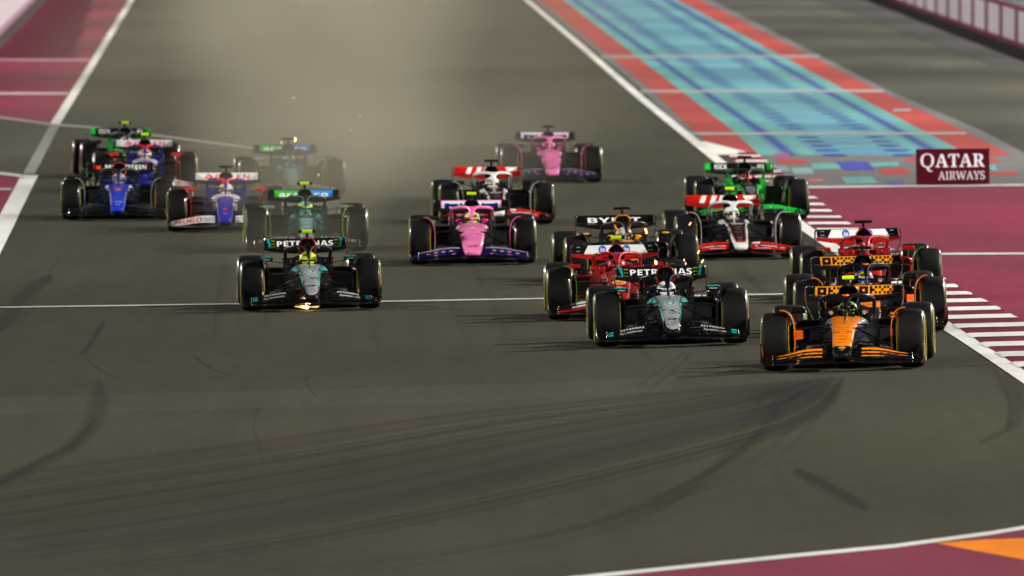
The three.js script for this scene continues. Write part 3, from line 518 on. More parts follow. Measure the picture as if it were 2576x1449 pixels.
// nose canvas: 256 x 768, across x = -0.36..0.36, down the page from the cockpit (z = 0.5) to the tip (z = 2.8)
const nx = (x) => (x + NOSE_X) / (2 * NOSE_X) * 256, nz = (z) => (z - NOSE_Z0) / (NOSE_Z1 - NOSE_Z0) * 768, npx = 256 / (2 * NOSE_X), npz = 768 / (NOSE_Z1 - NOSE_Z0);
const noseMap = (base, draw) => canvasMap(256, 768, (c) => { c.fillStyle = base; c.fillRect(0, 0, 256, 768); draw(c); });
const P = (list) => list.map(([x, z]) => [nx(x), nz(z)]);
const both = (c, list, color) => { poly(c, P(list), color); poly(c, P(list.map(([x, z]) => [-x, z])), color); };
const nword = (c, s, z, w, h, color, font) => word(c, s, 128, nz(z), w * npx, h * npz, color, font);
const noval = (c, z, rx, rz, color, x = 0) => oval(c, nx(x), nz(z), rx * npx, rz * npz, color);
function roundel(c, x, y, rx, ry) { // red, green and yellow ring round a blue dot
  for (const [a, b, col] of [[-2.7, -0.45, '#e0372a'], [-0.45, 1.6, '#f8c41d'], [1.6, 3.6, '#1f9a48']]) { c.fillStyle = col; c.beginPath(); c.moveTo(x, y); c.ellipse(x, y, rx, ry, 0, a, b); c.closePath(); c.fill(); }
  oval(c, x, y, rx * 0.5, ry * 0.5, '#ffffff'); oval(c, x, y, rx * 0.38, ry * 0.38, '#2456c8');
}
function star3(c, x, y, rx, ry, col, lw) { c.strokeStyle = col; c.lineWidth = lw; c.beginPath(); c.ellipse(x, y, rx, ry, 0, 0, 7); c.stroke(); for (const a of [-90, 30, 150]) { const t = a * Math.PI / 180; c.beginPath(); c.moveTo(x, y); c.lineTo(x + rx * Math.cos(t), y + ry * Math.sin(t)); c.stroke(); } }
function scallop(c, x, y, rx, ry) { oval(c, x, y, rx * 1.12, ry * 1.12, '#f6eee8'); c.fillStyle = '#f0b000'; c.beginPath(); c.moveTo(x - rx * 0.35, y + ry); for (let i = 0; i <= 12; i++) { const a = Math.PI * (1.05 - 1.1 * i / 12), k = 1 - 0.05 * (i % 2); c.lineTo(x + rx * k * Math.cos(a), y + ry * 0.4 - ry * 1.35 * k * Math.sin(a)); } c.lineTo(x + rx * 0.35, y + ry); c.fill(); c.strokeStyle = '#d8321f'; c.lineWidth = 2; for (let i = 1; i < 7; i++) { const a = Math.PI * i / 7; c.beginPath(); c.moveTo(x, y + ry); c.lineTo(x + rx * 0.9 * Math.cos(a), y + ry * 0.4 - ry * 1.2 * Math.sin(a)); c.stroke(); } }
// rear wing canvas 640 x 76
const rearMap = (base, draw) => canvasMap(640, 80, (c) => { c.fillStyle = base; c.fillRect(0, 0, 640, 80); draw(c); });
// front flaps canvas: 640 x 144, three rows, the top element first
const flapMap = (base, draw) => canvasMap(640, 144, (c) => { c.fillStyle = base; c.fillRect(0, 0, 640, 144); draw(c); });
const fx = (x) => (x + 1) / 2 * 640;
const helmetMap = (draw) => canvasMap(256, 128, draw);   // front of the helmet at 3/4 across
const HF = 64; // where the front of the helmet falls on the canvas
const hband = (c, y0, y1, col) => { c.fillStyle = col; c.fillRect(0, y0, 256, y1 - y0); };
const splat = (c, cols, n, s) => { let k = s; const r = () => { k = (k * 16807) % 2147483647; return k / 2147483647; }; for (let i = 0; i < n; i++) oval(c, r() * 256, 10 + r() * 90, 4 + r() * 9, 3 + r() * 6, cols[Math.floor(r() * cols.length)]); };

const T = {};
T.orange = {
  body: CARBON, pod: CARBON, halo: CARBON, haloTop: null, winglet: gloss(0xff8214), ep: gloss(0xff7418), mirror: CARBON, wingPlane: CARBON, mainEdge: null, air: CARBON, wide: 1, tip: 1.06, panel: gloss(0xff6200), strut: gloss(0xc0501a),
  nose: noseMap('#070708', (c) => {
    both(c, [[0, 0.5], [0.185, 0.5], [0.20, 0.9], [0.198, 1.3], [0.18, 1.55], [0.165, 1.9], [0.135, 2.50], [0.06, 2.53], [0, 2.55]], '#ff8c06');
    both(c, [[0.205, 0.55], [0.28, 0.55], [0.27, 0.85], [0.205, 1.0]], '#8a8a92'); both(c, [[0.22, 1.0], [0.36, 0.9], [0.36, 1.35], [0.21, 1.5]], '#15125a');
    poly(c, P([[-0.11, 0.72], [0.11, 0.66], [0.11, 0.95], [0.06, 0.95], [0.06, 0.86], [-0.02, 0.84]]), '#171310');
    c.fillStyle = '#171310'; c.fillRect(126, nz(0.6), 4, nz(1.62) - nz(0.6));
    nword(c, 'Hilton', 1.5, 0.18, 0.11, '#b05a08'); nword(c, 'alteryx', 1.76, 0.16, 0.07, '#a04c04'); nword(c, 'webex', 1.87, 0.14, 0.06, '#a04c04'); noval(c, 2.0, 0.068, 0.05, '#b04e00'); noval(c, 2.0, 0.05, 0.035, '#ff8c06'); nword(c, 'FxPro', 2.14, 0.13, 0.05, '#a04c04'); nword(c, 'CNBC', 2.27, 0.11, 0.06, '#a04c04'); nword(c, 'PIRELLI', 2.40, 0.11, 0.03, '#4a2000');
    roundel(c, 128, nz(2.605), 0.052 * npx, 0.045 * npz); poly(c, P([[-0.03, 2.70], [0.03, 2.68], [0.02, 2.715], [-0.005, 2.71]]), '#ff8c06');
  }),
  rear: rearMap('#070708', (c) => { c.fillStyle = '#ff9a12'; c.fillRect(64, 12, 512, 62); c.fillStyle = '#120c08'; const k = 16; for (const x of [80, 352]) { c.fillRect(x, 18, 58, 50); c.fillStyle = '#ff9a12'; c.fillRect(x + 20, 34, 18, 17); c.fillStyle = '#120c08'; c.fillRect(x + 70, 18, k, 50); c.fillRect(x + 70 + k, 35, k, 16); c.fillRect(x + 70 + 2 * k, 18, k, 16); c.fillRect(x + 70 + 2 * k, 52, k, 16); for (const [i, j] of [[0, 0], [2, 0], [1, 1], [0, 2], [2, 2]]) c.fillRect(x + 128 + i * k, 18 + j * 17, k, 16); for (const [i, j] of [[0, 0], [2, 0], [1, 1], [0, 2], [2, 2]]) c.fillRect(x + 182 + i * k, 18 + j * 17, k, 16); } for (const x of [46, 30, 592, 608]) for (const y of [12, 66]) oval(c, x, y, 3, 3, '#b5b5b5'); }),
  flap: flapMap('#070708', (c) => { for (const s of [-1, 1]) { for (const [y, h, o, k] of [[3, 36, 0.80, 28], [54, 28, 0.80, 66], [108, 20, 0.52, 116]]) poly(c, [[fx(s * 0.24), y], [fx(s * 0.45), y], [fx(s * o), k], [fx(s * o), k + 8], [fx(s * 0.45), y + h], [fx(s * 0.24), y + h]], '#ff8c06'); for (let i = 0; i < 3; i++) poly(c, [[fx(s * (0.44 + i * 0.09)), 84], [fx(s * (0.48 + i * 0.09)), 60], [fx(s * (0.51 + i * 0.09)), 84]], '#070708'); } }),
};
T.silver = {
  body: CARBON, pod: CARBON, halo: CARBON, winglet: gloss(0x141416, { roughness: 0.2 }), ep: gloss(0x1a1a1c, { roughness: 0.25 }), mirror: CARBON, mirrorTop: gloss(0x00a19b), wingPlane: CARBON, air: gloss(0x9e0b12), wide: 1, tip: 0.9, strut: CARBON, haloMark: ['#0d0e10', (c) => { word(c, 'CROWDSTRIKE', 64, 16, 112, 15, '#e8e8e8'); }],
  nose: noseMap('#070708', (c) => {
    both(c, [[0, 0.5], [0.19, 0.5], [0.15, 1.2], [0.124, 1.45], [0.103, 2.2], [0.092, 2.6], [0.07, 2.72], [0.035, 2.775], [0, 2.785]], '#a6a8ad');
    both(c, [[0.195, 0.55], [0.33, 0.52], [0.34, 0.7], [0.27, 0.95], [0.21, 1.27], [0.158, 1.27]], '#00a29a'); both(c, [[0.124, 1.4], [0.19, 1.4], [0.15, 2.3], [0.100, 2.3]], '#00a29a');
    noval(c, 1.05, 0.09, 0.06, '#a6b6c2'); c.fillStyle = '#08080a'; c.fillRect(nx(-0.075), nz(1.12), 0.15 * npx, 9);
    noval(c, 1.66, 0.072, 0.10, '#e9f4f3'); noval(c, 1.66, 0.06, 0.075, '#00a29a'); noval(c, 1.66, 0.03, 0.035, '#e9f4f3'); poly(c, P([[0.02, 1.56], [0.085, 1.52], [0.05, 1.63]]), '#00a29a');
    poly(c, P([[-0.06, 1.96], [0.03, 1.98], [0.06, 2.04], [0.0, 2.03], [-0.02, 1.99]]), '#1d1d20'); nword(c, 'QUALCOMM', 2.07, 0.12, 0.03, '#6c6d72'); nword(c, 'SOLERA', 2.16, 0.10, 0.03, '#5c5d62'); nword(c, 'INEOS', 2.26, 0.12, 0.03, '#6c6d72');
    poly(c, P([[-0.06, 2.33], [0.075, 2.33], [0.03, 2.41], [-0.06, 2.41]]), '#202124'); word(c, 'SAP', nx(-0.02), nz(2.37), 0.075 * npx, 0.05 * npz, '#a6a8ad');
    star3(c, 128, nz(2.56), 0.055 * npx, 0.085 * npz, '#1a1a1c', 6); star3(c, 128, nz(2.556), 0.053 * npx, 0.082 * npz, '#dcdde0', 3);
  }),
  rear: rearMap('#070708', (c) => { word(c, 'PETRONAS', 320, 44, 440, 42, '#ffffff'); for (const s of [0, 1]) { const m = (x) => (s ? 640 - x : x); poly(c, [[m(28), 6], [m(52), 6], [m(64), 72], [m(48), 72]], '#10b4ae'); for (const x of [72, 88]) for (const y of [22, 46, 70]) oval(c, m(x), y, 5, 4, '#b6d61c'); } }),
  flap: flapMap('#070708', (c) => { for (const s of [-1, 1]) { word(c, 'PETRONAS', fx(s * 0.52), 24, 100, 30, '#f4f4f4'); word(c, 'Syntium', fx(s * 0.54), 72, 96, 34, '#e6e6e6', 'italic bold 100px sans-serif'); c.fillStyle = '#12aaa6'; c.fillRect(fx(s * 0.80) - 11, 4, 22, 90); } }),
};
T.red = {
  body: gloss(0xa30a0c), pod: gloss(0xa00c0e), halo: gloss(0xa80d0f), winglet: gloss(0x4c8f14), wingletB: gloss(0x26282a), ep: gloss(0x8f0d0d), mirror: gloss(0xb01012), wingPlane: gloss(0xb00d0d), air: gloss(0xa30a0c), tri: true, wide: 1.12, tip: 1.0, strut: gloss(0x501010), haloBadge: '#5b62c8',
  nose: noseMap('#b31012', (c) => { both(c, [[0.19, 0.5], [0.2, 1.2], [0.16, 1.9], [0.15, 1.9], [0.19, 1.2], [0.18, 0.5]], '#f2e9da'); both(c, [[0.19, 1.15], [0.17, 1.55], [0.155, 1.55], [0.175, 1.15]], '#e0a92a'); poly(c, P([[-0.10, 1.42], [0.02, 1.2], [0.04, 1.2], [0.02, 1.5], [-0.02, 1.5], [0.0, 1.36], [-0.06, 1.46]]), '#f4d9a4'); scallop(c, 128, nz(1.84), 0.085 * npx, 0.10 * npz); nword(c, 'aws', 2.06, 0.09, 0.06, '#f5efe9'); nword(c, 'hp', 2.3, 0.06, 0.06, '#f5efe9'); c.fillStyle = '#e8c12a'; c.fillRect(nx(-0.03), nz(2.5), 0.06 * npx, 0.1 * npz); }),
  rear: rearMap('#101113', (c) => { poly(c, [[128, 10], [532, 10], [566, 74], [94, 74]], '#f2f2f2'); for (const x of [232, 408]) { oval(c, x, 42, 28, 30, '#2b55c8'); word(c, 'hp', x, 44, 34, 36, '#ffffff', 'italic bold 100px sans-serif'); } for (const s of [0, 1]) for (const x of [48, 64]) for (const y of [22, 52]) oval(c, s ? 640 - x : x, y, 5, 4, '#8fc3f2'); }),
  flap: flapMap('#141416', (c) => { for (const s of [-1, 1]) { c.fillStyle = '#f0f0ee'; c.fillRect(s < 0 ? fx(-0.6) : fx(0.19), 2, 130, 44); c.fillRect(s < 0 ? fx(-0.66) : fx(0.19), 52, 150, 40); c.fillStyle = '#b91413'; c.fillRect(s < 0 ? fx(-0.86) : fx(0.17), 98, 222, 46); } }),
};
T.navy = {
  body: gloss(0x0c0e18), pod: gloss(0x0c0e18), halo: gloss(0x15161c), winglet: gloss(0x1a1b22), ep: gloss(0x5a1013), mirror: gloss(0x0f1018), mirrorTop: gloss(0xe8a000), wingPlane: gloss(0x0d0e12), air: gloss(0xf09400), wide: 1, tip: 1.05, strut: CARBON, headrest: gloss(0xf0a000),
  nose: noseMap('#10121c', (c) => { noval(c, 1.0, 0.1, 0.14, '#e8a412'); noval(c, 1.5, 0.1, 0.16, '#b31a1e'); nword(c, 'ORACLE', 1.9, 0.16, 0.08, '#e9e9e9'); noval(c, 2.3, 0.07, 0.1, '#e8a412'); }),
  rear: rearMap('#0d0e11', (c) => { word(c, 'BYBIT', 310, 46, 440, 40, '#f4f6f8'); }),
  flap: flapMap('#10121a', (c) => { for (const s of [-1, 1]) { c.fillStyle = '#b31a1e'; c.fillRect(fx(s * 0.4) - 40, 6, 80, 36); c.fillStyle = '#e8a412'; c.fillRect(fx(s * 0.6) - 20, 54, 40, 34); } }),
};
T.white = {
  body: gloss(0x101012), pod: gloss(0x121214), halo: gloss(0xe4e4e0), winglet: gloss(0xc9c9cc), ep: gloss(0xc9a4a8), mirror: gloss(0x151517), wingPlane: gloss(0x9c100f), air: gloss(0x252527), wide: 1.12, tip: 1.14, strut: CARBON,
  nose: noseMap('#111113', (c) => { both(c, [[0.18, 0.8], [0.29, 0.6], [0.3, 0.85], [0.2, 1.35], [0.185, 1.8], [0.15, 2.5], [0.13, 2.8], [0, 2.8], [0, 2.66], [0.075, 2.64], [0.10, 2.4], [0.14, 1.7], [0.165, 1.3]], '#e9e9e6'); both(c, [[0.135, 1.75], [0.115, 1.75], [0.075, 2.62], [0.1, 2.4]], '#c01a14'); both(c, [[0, 2.66], [0, 2.6], [0.08, 2.58], [0.078, 2.645]], '#c01a14'); nword(c, 'HAAS', 1.6, 0.17, 0.10, '#d8d8d8'); nword(c, 'Palm', 1.8, 0.12, 0.07, '#d0504a'); nword(c, 'CHIPOTLE', 1.94, 0.12, 0.05, '#8b8b90'); nword(c, 'MoneyGram', 2.1, 0.13, 0.05, '#9b9ba0'); nword(c, 'Tommy', 2.25, 0.12, 0.05, '#a83a3a'); nword(c, 'OKX', 2.4, 0.1, 0.05, '#9b9ba0'); noval(c, 2.54, 0.04, 0.05, '#c92a26'); noval(c, 0.95, 0.09, 0.1, '#c24a42'); }),
  rear: rearMap('#d3180c', (c) => { for (const x of [118, 206, 276]) poly(c, [[x, 76], [x + 44, 76], [x + 74, 10], [x + 32, 10]], '#f6f6f4'); poly(c, [[492, 12], [606, 12], [600, 44], [512, 54]], '#f6f6f4'); c.fillStyle = '#2a3046'; c.fillRect(0, 0, 14, 80); c.fillRect(626, 0, 14, 80); }),
  flap: flapMap('#c8170f', (c) => { for (const s of [-1, 1]) { word(c, 'MoneyGram', fx(s * 0.5), 74, 170, 30, '#f0f0ee'); word(c, 'HAAS', fx(s * 0.36), 122, 80, 24, '#dcdcdc'); c.fillStyle = '#141414'; c.fillRect(s < 0 ? fx(-0.95) : fx(0.72), 52, 76, 92); } c.fillStyle = '#f2f2f0'; c.fillRect(fx(0.2), 8, 38, 34); }),
};
T.green = {
  body: gloss(0x0a0b0b), tub: gloss(0x05b838), pod: gloss(0x0a0b0b), halo: gloss(0x16171a), winglet: gloss(0x222324), ep: gloss(0x06b82e), mirror: CARBON, wingPlane: gloss(0x0d1510), air: gloss(0x0e0f10), rearEp: gloss(0x05c93a), wide: 1, tip: 1, strut: CARBON,
  nose: noseMap('#0d0e0f', (c) => { both(c, [[0.17, 0.5], [0.36, 0.5], [0.36, 1.0], [0.20, 1.35], [0.155, 1.9], [0.13, 2.3], [0.095, 2.3], [0.115, 1.8], [0.14, 1.3], [0.15, 1.0]], '#05c23a'); noval(c, 1.6, 0.09, 0.4, '#5d6066'); nword(c, 'STAKE', 1.5, 0.16, 0.1, '#a9abb0'); c.fillStyle = '#07a334'; c.fillRect(nx(-0.12), nz(1.2), 0.24 * npx, 12); }),
  rear: rearMap('#0c0d0d', (c) => { c.fillStyle = '#08d142'; c.fillRect(0, 0, 56, 80); c.fillRect(584, 0, 56, 80); word(c, 'KICK', 152, 42, 122, 46, '#f1f5f3'); word(c, 'Sauber', 440, 52, 90, 28, '#c9cfcc'); word(c, 'KICK', 530, 42, 62, 46, '#f1f5f3'); }),
  flap: flapMap('#06bf36', (c) => { c.fillStyle = '#058a28'; c.fillRect(0, 88, 640, 8); for (const s of [-1, 1]) { c.fillStyle = '#27d45a'; c.fillRect(fx(s * 0.55) - 60, 60, 120, 24); } }),
};
T.pink = {
  body: gloss(0x0f1016), pod: gloss(0x0f1016), halo: gloss(0xf574b6), winglet: gloss(0xf070b2), ep: gloss(0xd85a9a), mirror: gloss(0x16161c), wingPlane: gloss(0x0e0e14), air: gloss(0x3a1630), headrest: gloss(0xd02a7c), wide: 1.3, tip: 1.3, strut: CARBON,
  nose: noseMap('#fb82c0', (c) => { both(c, [[0.33, 0.5], [0.36, 0.5], [0.36, 2.8], [0.20, 2.8], [0.235, 2.1], [0.26, 1.5]], '#0c0c12'); nword(c, 'A526', 1.16, 0.2, 0.09, '#d9a58e'); nword(c, 'BWT', 1.68, 0.07, 0.07, '#7c4a78'); nword(c, 'Castrol', 1.92, 0.16, 0.05, '#a03a6c'); nword(c, 'Microsoft', 2.1, 0.18, 0.05, '#b8467e'); nword(c, 'BINANCE', 2.24, 0.17, 0.04, '#b8467e'); poly(c, P([[-0.075, 2.55], [0.04, 2.55], [0.07, 2.48], [0.07, 2.6], [-0.07, 2.6]]), '#8a2b5a'); both(c, [[0.24, 0.62], [0.3, 0.6], [0.3, 0.9], [0.22, 1.1]], '#e8dfe4'); }),
  rear: rearMap('#0f1016', (c) => { c.fillStyle = '#fb82c0'; c.fillRect(66, 8, 508, 72); c.fillStyle = '#eef0f6'; c.fillRect(76, 14, 488, 66); c.fillStyle = '#16166a'; c.fillRect(96, 32, 448, 48); word(c, 'BWT', 320, 52, 400, 46, '#e6e8f4'); c.fillStyle = '#16166a'; c.fillRect(116, 38, 96, 42); c.fillRect(430, 38, 90, 42); oval(c, 150, 68, 16, 8, '#b9bbe0'); }),
  flap: flapMap('#131452', (c) => { for (const s of [-1, 1]) { c.fillStyle = '#a9acc4'; c.fillRect(s < 0 ? fx(-0.85) : fx(0.2), 0, 208, 22); for (let i = 0; i < 4; i++) { c.fillStyle = '#e2679f'; c.fillRect(fx(s * (0.3 + i * 0.14)) - 9, i % 2 ? 4 : 108, 18, 22); oval(c, fx(s * (0.34 + i * 0.12)), 62 + 8 * (i % 2), 10, 11, '#d5d7ee'); } } }),
};
T.racing_green = {
  body: gloss(0x0a2a28), pod: gloss(0x0b2422), halo: gloss(0x0e2726), winglet: gloss(0x8ab512), ep: gloss(0x6f9a16), mirror: gloss(0x7a8684), wingPlane: gloss(0x0c1413), air: gloss(0x0b1513), wide: 1.1, tip: 1, strut: CARBON, armTint: gloss(0x86b012),
  nose: noseMap('#0f4a46', (c) => { both(c, [[0.2, 0.6], [0.36, 0.6], [0.34, 1.2], [0.2, 1.4]], '#0d7f78'); both(c, [[0, 1.6], [0.11, 1.6], [0.09, 2.7], [0, 2.75]], '#5f8b8c'); nword(c, 'ASTON MARTIN', 1.3, 0.22, 0.06, '#cdd9d6'); nword(c, 'aramco', 1.75, 0.18, 0.07, '#d0dcdc'); nword(c, 'cognizant', 1.95, 0.18, 0.05, '#b8c8c8'); nword(c, 'JCB', 2.15, 0.12, 0.05, '#c8d4d4'); noval(c, 2.4, 0.05, 0.05, '#c9552f'); noval(c, 1.1, 0.03, 0.05, '#e8efee', -0.07); noval(c, 1.1, 0.03, 0.05, '#e8efee', 0.07); }),
  rear: rearMap('#0d1413', (c) => { const g = c.createLinearGradient(70, 0, 570, 0); g.addColorStop(0, '#3fc11a'); g.addColorStop(0.45, '#3aa86a'); g.addColorStop(0.6, '#3f95d8'); g.addColorStop(1, '#3f8fe6'); c.fillStyle = g; c.fillRect(68, 10, 506, 66); word(c, 'aramco', 320, 46, 440, 40, '#f4fbf8'); }),
  flap: flapMap('#0c1413', (c) => { for (const s of [-1, 1]) word(c, 'aramco', fx(s * 0.5), 48, 200, 60, '#aab4b2'); }),
};
T.blue_white = {
  body: gloss(0x1b1870), pod: gloss(0x14141c), halo: gloss(0x24208a), haloTop: gloss(0xd81a20), winglet: gloss(0xd4161c), ep: gloss(0xd9d9dc), mirror: gloss(0xd4161c), wingPlane: gloss(0x101014), air: gloss(0x12121c), wide: 1.1, tip: 1.1, strut: CARBON, armTint: gloss(0xc8c8cc),
  nose: noseMap('#25249a', (c) => { both(c, [[0.34, 0.5], [0.36, 0.5], [0.36, 2.8], [0.19, 2.8], [0.23, 2.1], [0.28, 1.5]], '#0c0c14'); both(c, [[0, 0.85], [0.3, 0.7], [0.3, 1.3], [0.2, 1.4], [0, 1.2]], '#e6e6ea'); both(c, [[0.16, 1.4], [0.36, 1.3], [0.3, 1.9], [0.16, 2.0]], '#d4d6dc'); nword(c, 'Cash App', 1.38, 0.16, 0.09, '#d43428'); nword(c, 'VISA', 1.7, 0.14, 0.08, '#5a5ad0'); noval(c, 2.26, 0.05, 0.06, '#d02a2c'); nword(c, 'RB', 2.5, 0.08, 0.07, '#8c8ce0'); }),
  rear: rearMap('#f1f1f1', (c) => { c.fillStyle = '#111114'; c.fillRect(0, 0, 34, 80); c.fillRect(606, 0, 34, 80); word(c, 'ORLEN', 372, 44, 330, 46, '#e2301f'); poly(c, [[108, 60], [150, 16], [196, 38], [176, 66]], '#e2301f'); poly(c, [[132, 50], [152, 34], [168, 48]], '#f1f1f1'); }),
  flap: flapMap('#dcdcdf', (c) => { for (const s of [-1, 1]) word(c, 'HUGO', fx(s * 0.62), 74, 150, 100, '#d9271c'); }),
};
T.blue = {
  body: gloss(0x0c1244), pod: gloss(0x0b0e24), halo: gloss(0x1a1c24), winglet: gloss(0x9ba0aa), ep: gloss(0x4a4e58), mirror: gloss(0x12141c), wingPlane: gloss(0x0c0d10), air: gloss(0xb8480e), wide: 1.05, tip: 1.15, strut: CARBON,
  nose: noseMap('#1834b8', (c) => { both(c, [[0.30, 0.5], [0.36, 0.5], [0.36, 2.8], [0.19, 2.8], [0.22, 2.1], [0.24, 1.5]], '#0a0b14'); both(c, [[0.2, 0.7], [0.27, 0.6], [0.26, 1.2], [0.21, 1.4]], '#c9cfe0'); both(c, [[0.165, 1.5], [0.185, 1.5], [0.165, 2.8], [0.145, 2.8]], '#b9c2e8'); nword(c, 'DURACELL', 1.36, 0.2, 0.08, '#c6cce8'); noval(c, 1.68, 0.07, 0.09, '#d8553a'); nword(c, 'gulf', 1.68, 0.07, 0.06, '#e8c9b8'); for (let i = 0; i < 4; i++) nword(c, 'WILLIAMS', 1.9 + i * 0.12, 0.19, 0.035, '#6c80e0'); nword(c, 'KRAKEN', 2.45, 0.18, 0.06, '#cfd6f4'); nword(c, 'SLB', 2.62, 0.08, 0.05, '#cfd6f4'); }),
  rear: rearMap('#0b0c0f', (c) => { word(c, 'MYPROTEIN', 370, 44, 400, 40, '#f0f0f2'); poly(c, [[92, 66], [92, 22], [112, 40], [132, 22], [132, 66], [118, 66], [112, 56], [106, 66]], '#f04a12'); c.fillStyle = '#8a2d0c'; c.fillRect(60, 20, 18, 48); c.fillRect(584, 20, 14, 48); }),
  flap: flapMap('#0d0e12', (c) => { for (const s of [-1, 1]) { c.fillStyle = '#23252e'; c.fillRect(fx(s * 0.5) - 110, 4, 220, 38); } }),
};
for (const t of Object.values(T)) { t.noseMat = printed(t.nose); t.rearMat = printed(t.rear); t.flapMat = printed(t.flap); }
const BADGE = { orange: ['#e5541b', '#f7a01c'] };
const boardless = null;
const chromeTex = canvasMap(64, 64, (c) => { c.fillStyle = '#070708'; c.fillRect(0, 0, 64, 64); roundel(c, 32, 32, 26, 26); }), ROUNDEL = printed(chromeTex);
const CROWD = printed(canvasMap(128, 32, (c) => { c.fillStyle = '#0d0e10'; c.fillRect(0, 0, 128, 32); word(c, 'CROWDSTRIKE', 64, 16, 116, 14, '#e8e8e8'); }));
const PETMIR = printed(canvasMap(128, 32, (c) => { c.fillStyle = '#0d0e10'; c.fillRect(0, 0, 128, 32); word(c, 'PETRONAS', 64, 16, 104, 14, '#f2f2f2'); }));

// ---------------------------------------------------------------- one car and its driver
function makeCar(key, label, u, v, yaw, { lime = false, stripe = STRIPE_Y, helmet, suit, who, group }) {
  const t = T[key], [fxw, fzw] = spot(u, v), car = thing('racing_car', label, 'racing car', group);
  const cx = fxw - Math.sin(yaw) * WB, cz = fzw - Math.cos(yaw) * WB, tilt = Math.atan(bank(fzw));
  car.position.set(cx, ground(fxw, fzw) + 0.012, cz); car.rotation.set(0, yaw, tilt, 'ZYX');
  const G = (n, parent = car) => { const g = new THREE.Group(); g.name = n; parent.add(g); return g; };
  part('floor', floorShape(), CARBON_DULL, car);
  for (let k = 0; k < 4; k++) { part('floor_fence', fenceShape(k), CARBON_DULL, car); part('floor_fence', once('fenceM' + k, () => mirrorX(fenceShape(k))), CARBON_DULL, car); }
  part('skid_plank', once('plank', () => new RoundedBoxGeometry(0.30, 0.03, 3.0, 2, 0.008).translate(0, 0.038, -0.4)), CARBON_DULL, car);
  const nose = part('nose', noseShape(t.wide, t.tip), t.noseMat, car);
  part('pitot_tube', once('pitot', () => join(tube([[0, 0.55, 1.35], [0, 0.63, 1.34], [0, 0.69, 1.36]], 0.005, 8, 6), rod([-0.02, 0.69, 1.36], [0.02, 0.69, 1.36], 0.01, 0.01))), CARBON, nose);
  part('cockpit_tub', tubShape(), t.tub ?? t.body, car);
  for (const s of [-1, 1]) part('headrest', once('rest' + s, () => new RoundedBoxGeometry(0.10, 0.10, 0.42, 3, 0.03).translate(s * 0.205, 0.635, -0.0)), t.headrest ?? (key === 'orange' ? CARBON : t.body), car);
  if (key === 'orange') for (const s of [-1, 1]) part('cockpit_roundel', once('round' + s, () => new THREE.CircleGeometry(0.036, 24).translate(s * 0.205, 0.655, 0.2125)), ROUNDEL, car);
  part('steering_wheel', once('wheelS', () => new THREE.TorusGeometry(0.11, 0.016, 8, 24).scale(1, 0.65, 1).rotateX(-0.25).translate(0, 0.47, 0.53)), CARBON_DULL, car);
  part('engine_cover', coverShape(), t.body, car);
  const air = part('airbox', airboxShape(!!t.tri), t.air, car);
  part('air_intake', once('intake' + !!t.tri, () => new THREE.CircleGeometry(t.tri ? 0.09 : 0.10, 24).translate(0, t.tri ? 0.86 : 0.855, -0.40)), INTAKE, air);
  part('intake_divider', once('divider', () => join(rod([-0.028, 0.76, -0.30], [-0.018, 0.95, -0.30], 0.008, 0.03), rod([0.028, 0.76, -0.30], [0.018, 0.95, -0.30], 0.008, 0.03))), CARBON_DULL, air);
  const cam = part('camera_pod', once('cam', () => join(new RoundedBoxGeometry(0.255, 0.043, 0.10, 3, 0.016).translate(0, 1.072, -0.36), loft([oct(0, 0.95, 0.075, 0.09, -0.36, 2).map(([x, y]) => [x, 0.955, -0.36 + (y - 0.95)]), oct(0, 0.95, 0.045, 0.08, -0.36, 2).map(([x, y]) => [x, 1.0, -0.36 + (y - 0.95)]), oct(0, 0.95, 0.04, 0.07, -0.36, 2).map(([x, y]) => [x, 1.06, -0.36 + (y - 0.95)])], { crease: 1 }))), CARBON, car);
  if (lime) part('camera_band', once('camband', () => new RoundedBoxGeometry(0.165, 0.049, 0.106, 3, 0.018).translate(0, 1.072, -0.36)), LIME, cam);
  const halo = part('halo', haloShape(), t.halo, car);
  if (t.haloTop) part('halo_top', haloTop(), t.haloTop, halo);
  if (key === 'orange') { part('halo_badge', once('badgeA', () => new THREE.SphereGeometry(0.024, 20, 12).scale(1.15, 0.8, 0.5).translate(-0.022, 0.872, 0.668)), gloss(0xe0441a), halo); part('halo_badge', once('badgeB', () => new THREE.SphereGeometry(0.024, 20, 12).scale(1.15, 0.8, 0.5).translate(0.022, 0.872, 0.667)), gloss(0xf59a18), halo); }
  if (key === 'red') part('halo_badge', once('badgeR', () => new RoundedBoxGeometry(0.09, 0.03, 0.02, 3, 0.009).translate(0, 0.874, 0.663)), gloss(0x5a5fc0), halo);
  if (key === 'silver') for (const s of [-1, 1]) part('halo_lettering', once('crowd' + s, () => planar(slab((a, b) => { const p = lerp(0, 1, a), x0 = s * lerp(s > 0 ? 0.13 : 0.29, s > 0 ? 0.29 : 0.13, p), ax = Math.abs(x0); return [x0, lerp(0.845, 0.872, b) - 0.16 * Math.pow(Math.max(0, ax - 0.12), 1.6), lerp(0.60, 0.33, (ax - 0.13) / 0.16) + 0.006]; }, 8, 1, 0.003), (x, y) => [(x - (s > 0 ? 0.13 : -0.29)) / 0.16, (y + 0.16 * Math.pow(Math.max(0, Math.abs(x) - 0.12), 1.6) - 0.843) / 0.031])), CROWD, halo);
